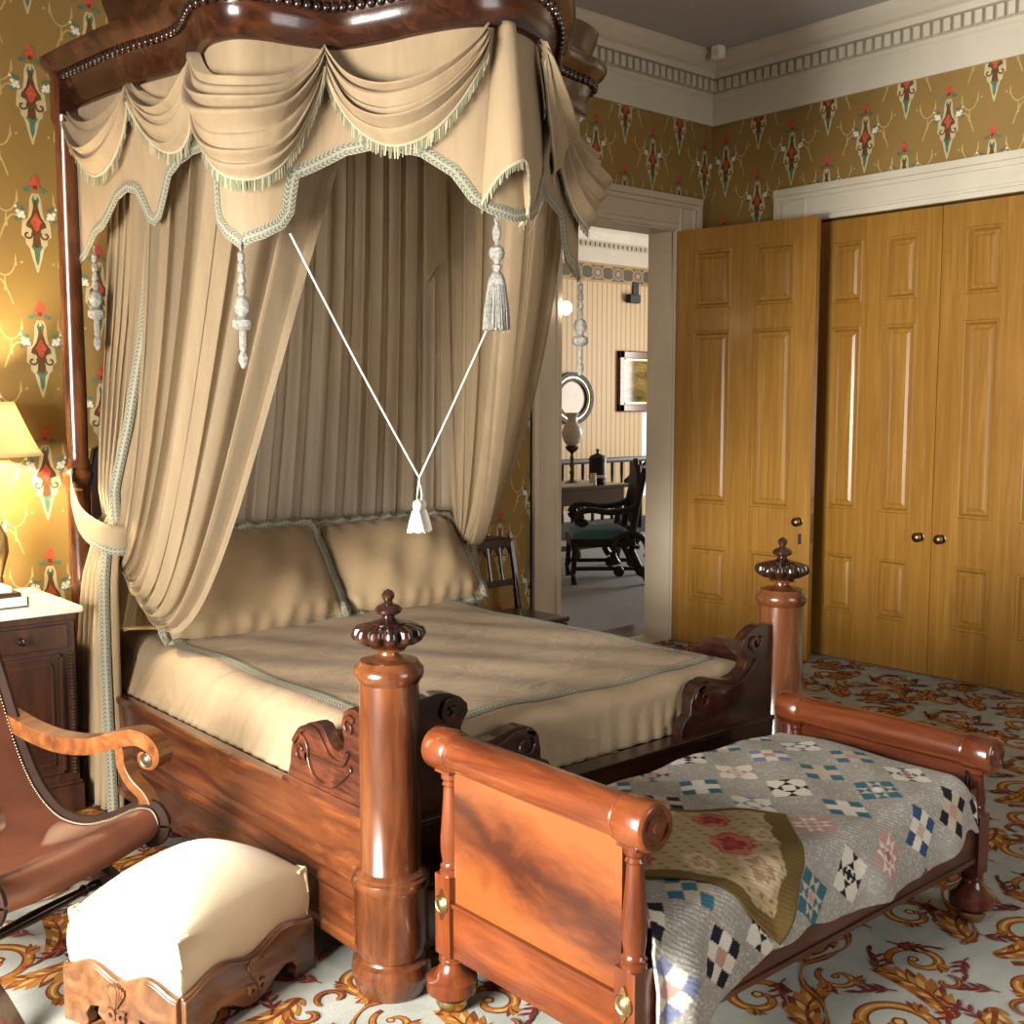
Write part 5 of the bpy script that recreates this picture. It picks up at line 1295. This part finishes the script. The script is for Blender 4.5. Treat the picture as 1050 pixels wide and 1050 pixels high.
def hallcarpet():
    m, nt, b = node_mat('hall_carpet')
    v = coords(nt, (1, 1, 1), rot=(0, 0, .3)); ck = nn(nt, 'ShaderNodeTexBrick', Scale=9.0); ck.inputs['Mortar Size'].default_value = .035; nt.links.new(v, ck.inputs['Vector'])
    ck.inputs['Color1'].default_value = (.33, .33, .33, 1); ck.inputs['Color2'].default_value = (.29, .295, .30, 1); ck.inputs['Mortar'].default_value = (.20, .19, .18, 1)
    n = noise(nt, coords(nt), 40, 3); c = mixc(nt, mth(nt, 'MULTIPLY', n, .3), ck.outputs[0], (.20, .19, .17))
    nt.links.new(c, b.inputs['Base Color']); b.inputs['Roughness'].default_value = .95; return m
mb = MB(); mb.box(HX0 - .2, HX1 + .2, YB + .2, HY1 + .2, -.05, .002); mb.box(DX0, DX1, YB + .0, YB + .22, -.05, .004, 1); mb.box(DX0 - .2, DX1 + .3, YB + .22, YB + .50, 0, .004, 2)
struct(mb.build('floor_hall', [hallcarpet(), JAMB, TABLEW], smooth=False))
HC = [(0, 3.38), (.02, 3.38), (.02, 3.56), (.05, 3.57), (.05, 3.63), (.08, 3.65), (.14, 3.75), (.15, 3.84), (0, 3.84)]
mb = MB(); n = len(HC)
vs = [(x, HY1 - p, z) for x in (HX0, HX1) for p, z in HC]; mb.add(vs, [(i, i + 1, n + i + 1, n + i) for i in range(n - 1)])
k = 8.0
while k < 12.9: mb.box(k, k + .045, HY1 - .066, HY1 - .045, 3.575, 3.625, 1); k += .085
struct(mb.build('trim_8', [TRIM, DENT], smooth=False))
# patterned frieze border: flat band with medallions (part of the hall wall decoration)
mb = MB(); y = HY1 - .004
mb.box(HX0, HX1, y, HY1, 3.14, 3.38, 0); mb.box(HX0, HX1, y - .003, HY1, 3.35, 3.38, 1); mb.box(HX0, HX1, y - .003, HY1, 3.135, 3.165, 1)
x = 8.2
while x < 12.9:
    for mi, r, dy in ((2, .085, .001), (3, .055, .002), (1, .030, .003)):
        P = ngon(x, 3.258, r, 16, .06, 1.3, 1); mb.add([(a, y - dy, z) for a, z in P], [tuple(range(16))], mi)
    for s in (-1, 1):
        pts = [(x + .19 + .10 * math.cos(t), 3.258 + s * .05 + s * .035 * math.sin(t)) for t in np.linspace(0, PI, 9)]; L, R = stroke(pts, .010); mb.add([(a, y - .002, z) for a, z in L + R[::-1]], [tuple(range(18))], 1)
    x += .38
struct(mb.build('trim_9', [plain('frieze_dark', (.07, .055, .035), .6), plain('frieze_gold', (.38, .24, .07), .5), plain('frieze_tan', (.24, .17, .08), .5), plain('frieze_blue', (.10, .10, .09), .5)], smooth=False, fixn=False))
mb = MB(); mb.box(HX0, 11.3, HY1 - .02, HY1, 0, .20); struct(mb.build('baseboard_hall', TRIM, smooth=False))
# balustrade
BY = 9.40
BA = thing('stair_balustrade', 'dark wooden stair balustrade crossing the hall behind the table', 'railing', (9.6, BY, 0))
mb = MB(); mb.prism([(BY - .045, .875), (BY + .045, .875), (BY + .05, .90), (BY + .035, .935), (BY - .035, .935), (BY - .05, .90)], 'yz', 8.0, 11.6); mb.build('handrail', EBONY, BA, smooth=False, bevel=.006)
mb = MB(); mb.box(8.0, 11.6, BY - .05, BY + .05, 0, .20); mb.build('base_rail', EBONY, BA, smooth=False)
k = 8.1
while k < 11.6:
    mb = MB(); mb.lathe([(.022, .20), (.022, .30), (.014, .32), (.024, .42), (.013, .56), (.016, .70), (.020, .74), (.020, .875)], (k, BY, 0), 10); mb.build('baluster', EBONY, BA); k += .165
mb = MB(); mb.tube([(10.05, BY + .05, .62), (10.75, BY + .05, 1.02)], .045, 8); mb.build('stair_handrail', EBONY, BA)
# writing table with lamp, jar, bowl, papers
TB = thing('writing_table', 'dark hall table with turned legs behind the blue-seated armchair', 'table', (7.35, 7.95, 0))
tx0, tx1, ty0, ty1 = 6.55, 8.12, 7.58, 8.30
mb = MB(); mb.box(tx0, tx1, ty0, ty1, .765, .80); mb.build('top', TABLEW, TB, smooth=False, bevel=.006)
mb = MB(); mb.box(tx0 + .05, tx1 - .05, ty0 + .04, ty1 - .04, .62, .765); mb.build('apron', TABLEW, TB, smooth=False)
for x in (tx0 + .09, tx1 - .09):
    for y in (ty0 + .08, ty1 - .08):
        mb = MB(); mb.lathe([(.03, 0), (.035, .04), (.022, .08), (.04, .16), (.028, .22), (.045, .38), (.03, .52), (.045, .56), (.045, .63)], (x, y, 0), 14); mb.build('leg', TABLEW, TB)
mb = MB(); mb.box(tx0 + .1, tx1 - .1, (ty0 + ty1) / 2 - .03, (ty0 + ty1) / 2 + .03, .14, .19); mb.build('stretcher', TABLEW, TB, smooth=False)
def on(px, py): return (px, py)
lx, ly = 7.55, 7.82
o = thing('oil_lamp', 'unlit oil lamp with frosted tulip globe on the hall table', 'lamp', (lx, ly, .80))
mb = MB(); mb.lathe([(.075, .801), (.078, .815), (.05, .83), (.02, .85), (.016, .90), (.026, .92), (.014, .95), (.024, .99), (.014, 1.02), (.022, 1.06), (.013, 1.09), (.018, 1.11), (.045, 1.13), (.062, 1.15), (.066, 1.17), (.05, 1.18)], (lx, ly, 0), 18); mb.build('stem', BRONZE, o)
mb = MB(); mb.lathe([(.045, 1.18), (.075, 1.21), (.098, 1.27), (.100, 1.31), (.085, 1.36), (.055, 1.40), (.045, 1.43), (.05, 1.46), (.068, 1.495), (.064, 1.495), (.045, 1.46)], (lx, ly, 0), 26); mb.build('globe', GLASSW, o)
jx, jy = 7.84, 7.76
o = thing('lidded_jar', 'black lidded canister standing on the hall table beside the oil lamp', 'jar', (jx, jy, .80))
mb = MB(); mb.lathe([(.075, .801), (.08, .81), (.08, .845), (.085, .85), (.085, 1.02), (.08, 1.03)], (jx, jy, 0), 22); mb.build('body', EBONY, o)
mb = MB(); mb.lathe([(.088, 1.03), (.088, 1.045), (.07, 1.075), (.03, 1.092), (.012, 1.10), (.010, 1.115), (.020, 1.125), (.012, 1.14), (.001, 1.142)], (jx, jy, 0), 22); mb.build('lid', EBONY, o)
mb = MB(); mb.lathe([(.0865, .862), (.0905, .866), (.0905, .885), (.0865, .889)], (jx, jy, 0), 22); mb.build('white_band', CREAM, o)
mb = MB(); mb.box(7.05, 7.62, 7.60, 7.74, .801, .822); tag(mb.build('open_book', PAPER, smooth=False), 'open pale book or papers lying at the front of the hall table', 'book')
mb = MB(); mb.lathe([(.03, .801), (.034, .81), (.03, .87), (.028, .90), (.034, .915)], (7.66, 7.64, 0), 14); tag(mb.build('glass_tumbler', GLASSW), 'small glass tumbler next to the lamp foot on the hall table', 'glass')
# blue-seated armchair: local -y is the way it faces
HCH = thing('blue_armchair', 'dark carved armchair with blue leather seat and round scroll arms in the hall', 'armchair', (7.18, 7.08, 0), math.atan2(-.78, -.62))
mb = MB()
def hs(u, v):
    a, b = 2 * u - 1, 2 * v - 1; k = max(0, (1 - a ** 4) * (1 - b ** 4)); return (a * .27, b * .27, .40 + .10 * k ** .5)
mb.grid(hs, 20, 20); mb.build('seat_cushion', BLUEF, HCH, local=True, ang=180)
mb = MB(); mb.box(-.285, .285, -.285, .285, .33, .405); mb.build('seat_frame', EBONY, HCH, local=True, smooth=False, bevel=.01)
for s in (-1, 1):
    x = s * .27
    mb = MB(); mb.tube([(x, -.25, 0), (x, -.26, .10), (x, -.24, .36)], [.028, .024, .03], 10); mb.build('front_leg', EBONY, HCH, local=True)
    mb = MB(); mb.tube([(x, .42, 0), (x, .33, .14), (x, .25, .30), (x, .26, .45), (x, .30, .70), (x * .9, .37, 1.02)], [.028, .03, .034, .034, .03, .028], 10); mb.build('back_leg', EBONY, HCH, local=True)
    P = [(.30, .70), (.22, .66), (.05, .64), (-.10, .66), (-.20, .64), (-.235, .58), (-.19, .535), (-.14, .56)]
    P = [tuple(p) for p in catmull(P, 5)]; mb = MB(); mb.tube([(s * .29, y, z) for y, z in P], .028, 8); mb.sphere((s * .29, -.20, .595), .035, 10, 8); mb.build('arm', EBONY, HCH, local=True)
    P = [(.155 * math.cos(t) + .12, .30 + .155 * math.sin(t)) for t in np.linspace(-.4, PI * 1.25, 20)]; mb = MB(); mb.tube([(s * .30, y + .12, z) for y, z in P], .03, 8); mb.sphere((s * .30, .34, .12), .05, 10, 8); mb.sphere((s * .30, .14, .12), .05, 10, 8); mb.build('side_scroll', EBONY, HCH, local=True)
    mb = MB(); mb.tube([(s * .27, -.24, .14), (s * .27, .32, .14)], .018, 8); mb.build('stretcher', EBONY, HCH, local=True)
mb = MB(); mb.prism([(-.25, .50), (.25, .50), (.26, .80), (.24, .93), (.20, .97), (.15, 1.05), (.08, 1.02), (0, 1.10), (-.08, 1.02), (-.15, 1.05), (-.20, .97), (-.24, .93), (-.26, .80)], 'xz', .30, .345); mb.build('back_panel', EBONY, HCH, local=True, ang=30, bevel=.008)
# framed picture, oval mirror, lamps and bracket on the hall walls
y = HY1
PF = thing('framed_picture', 'gilt and mahogany framed landscape picture on the striped hall wall', 'picture', (11.55, y - .03, 1.87))
px0, px1, pz0, pz1 = 10.86, 12.10, 1.47, 2.27; f = .10
mb = MB()
for q4 in ((px0, px1, pz0, pz0 + f), (px0, px1, pz1 - f, pz1), (px0, px0 + f, pz0, pz1), (px1 - f, px1, pz0, pz1)): mb.box(q4[0], q4[1], y - .055, y - .004, q4[2], q4[3])
mb.build('frame', CRIBW['x'], PF, smooth=False, bevel=.012)
mb = MB(); i = f
for q4 in ((px0 + i, px1 - i, pz0 + i, pz0 + i + .025), (px0 + i, px1 - i, pz1 - i - .025, pz1 - i), (px0 + i, px0 + i + .025, pz0 + i, pz1 - i), (px1 - i - .025, px1 - i, pz0 + i, pz1 - i)): mb.box(q4[0], q4[1], y - .045, y - .010, q4[2], q4[3])
mb.build('gilt_slip', BRASS, PF, smooth=False)
m, nt, b = node_mat('dim_landscape'); v = coords(nt, (1.5, 1, 4)); c = ramp(nt, noise(nt, v, 2.2, 5, .6, .8), [(.3, (.05, .03, .012)), (.5, (.20, .13, .03)), (.7, (.34, .27, .09))]); nt.links.new(c, b.inputs['Base Color']); b.inputs['Roughness'].default_value = .08
mb = MB(); mb.box(px0 + .12, px1 - .12, y - .030, y - .012, pz0 + .12, pz1 - .12); mb.build('canvas', m, PF, smooth=False)
OM = thing('oval_frame', 'black oval frame with pale inner rim behind the oil lamp on the hall wall', 'frame', (10.0, y - .03, 1.63))
ox, oz, ra, rb = 10.02, 1.64, .36, .335
def oval(mb, r0, r1, d0, d1, mi=0):
    n = 48; vs = []
    for (r, d) in ((r0, d0), (r0, d1), (r1, d1), (r1, d0)):
        vs += [(ox + (ra + r) * math.cos(2 * PI * k / n), y - d, oz + (rb + r) * math.sin(2 * PI * k / n)) for k in range(n)]
    mb.add(vs, [(j * n + k, j * n + (k + 1) % n, ((j + 1) % 4) * n + (k + 1) % n, ((j + 1) % 4) * n + k) for j in range(4) for k in range(n)], mi)
mb = MB(); oval(mb, -.055, 0, .004, .05); mb.build('outer_rim', BLACKM, OM)
mb = MB(); oval(mb, -.075, -.055, .004, .040); mb.build('pale_rim', BRASS, OM)
mb = MB(); oval(mb, -.115, -.075, .004, .045); mb.build('inner_rim', BLACKM, OM)
mb = MB(); n = 48; mb.add([(ox + (ra - .11) * math.cos(2 * PI * k / n), y - .012, oz + (rb - .11) * math.sin(2 * PI * k / n)) for k in range(n)], [tuple(range(n))]); mb.build('print', plain('sepia_print', (.42, .30, .17), .3, 0, .2, 3, 0), OM, smooth=False, solid=.006)
o = thing('globe_light', 'small glowing round globe light on the left jamb of the hall doorway', 'lamp', (4.70, 4.915, 2.157))
mb = MB(); mb.lathe([(.022, 4.683), (.022, 4.690), (.010, 4.694), (.010, 4.705)], (0, 4.975, 2.157), 14, 'x'); mb.build('wall_plate', BRASS, o)
mb = MB(); mb.tube([(4.70, 4.975, 2.157), (4.706, 4.94, 2.15), (4.70, 4.915, 2.175)], .007, 8); mb.build('bracket', BRASS, o)
mb = MB(); mb.sphere((4.664 + .014, 4.902, 2.155), .036, 18, 12, 0, (1, 1, 1.15)); mb.build('globe', glow('globe_glow', (1, .83, .60), 12), o)
o = thing('wall_bracket', 'small black bracket fitting high on the hall wall beside the doorway', 'bracket', (11.17, y - .08, 3.02))
mb = MB(); mb.box(11.13, 11.25, y - .02, y - .002, 2.90, 3.18); mb.box(11.00, 11.20, y - .10, y - .02, 2.90, 3.01); mb.build('bracket_body', BLACKM, o, smooth=False, bevel=.01)
o = thing('ceiling_sensor', 'small white sensor box stuck in the ceiling corner above the crown moulding', 'sensor', (5.80, 4.70, 3.78))
mb = MB(); mb.box(5.765, 5.835, 4.665, 4.735, 3.755, 3.8385); mb.build('sensor_body', WHITEC, o, smooth=False, bevel=.012)
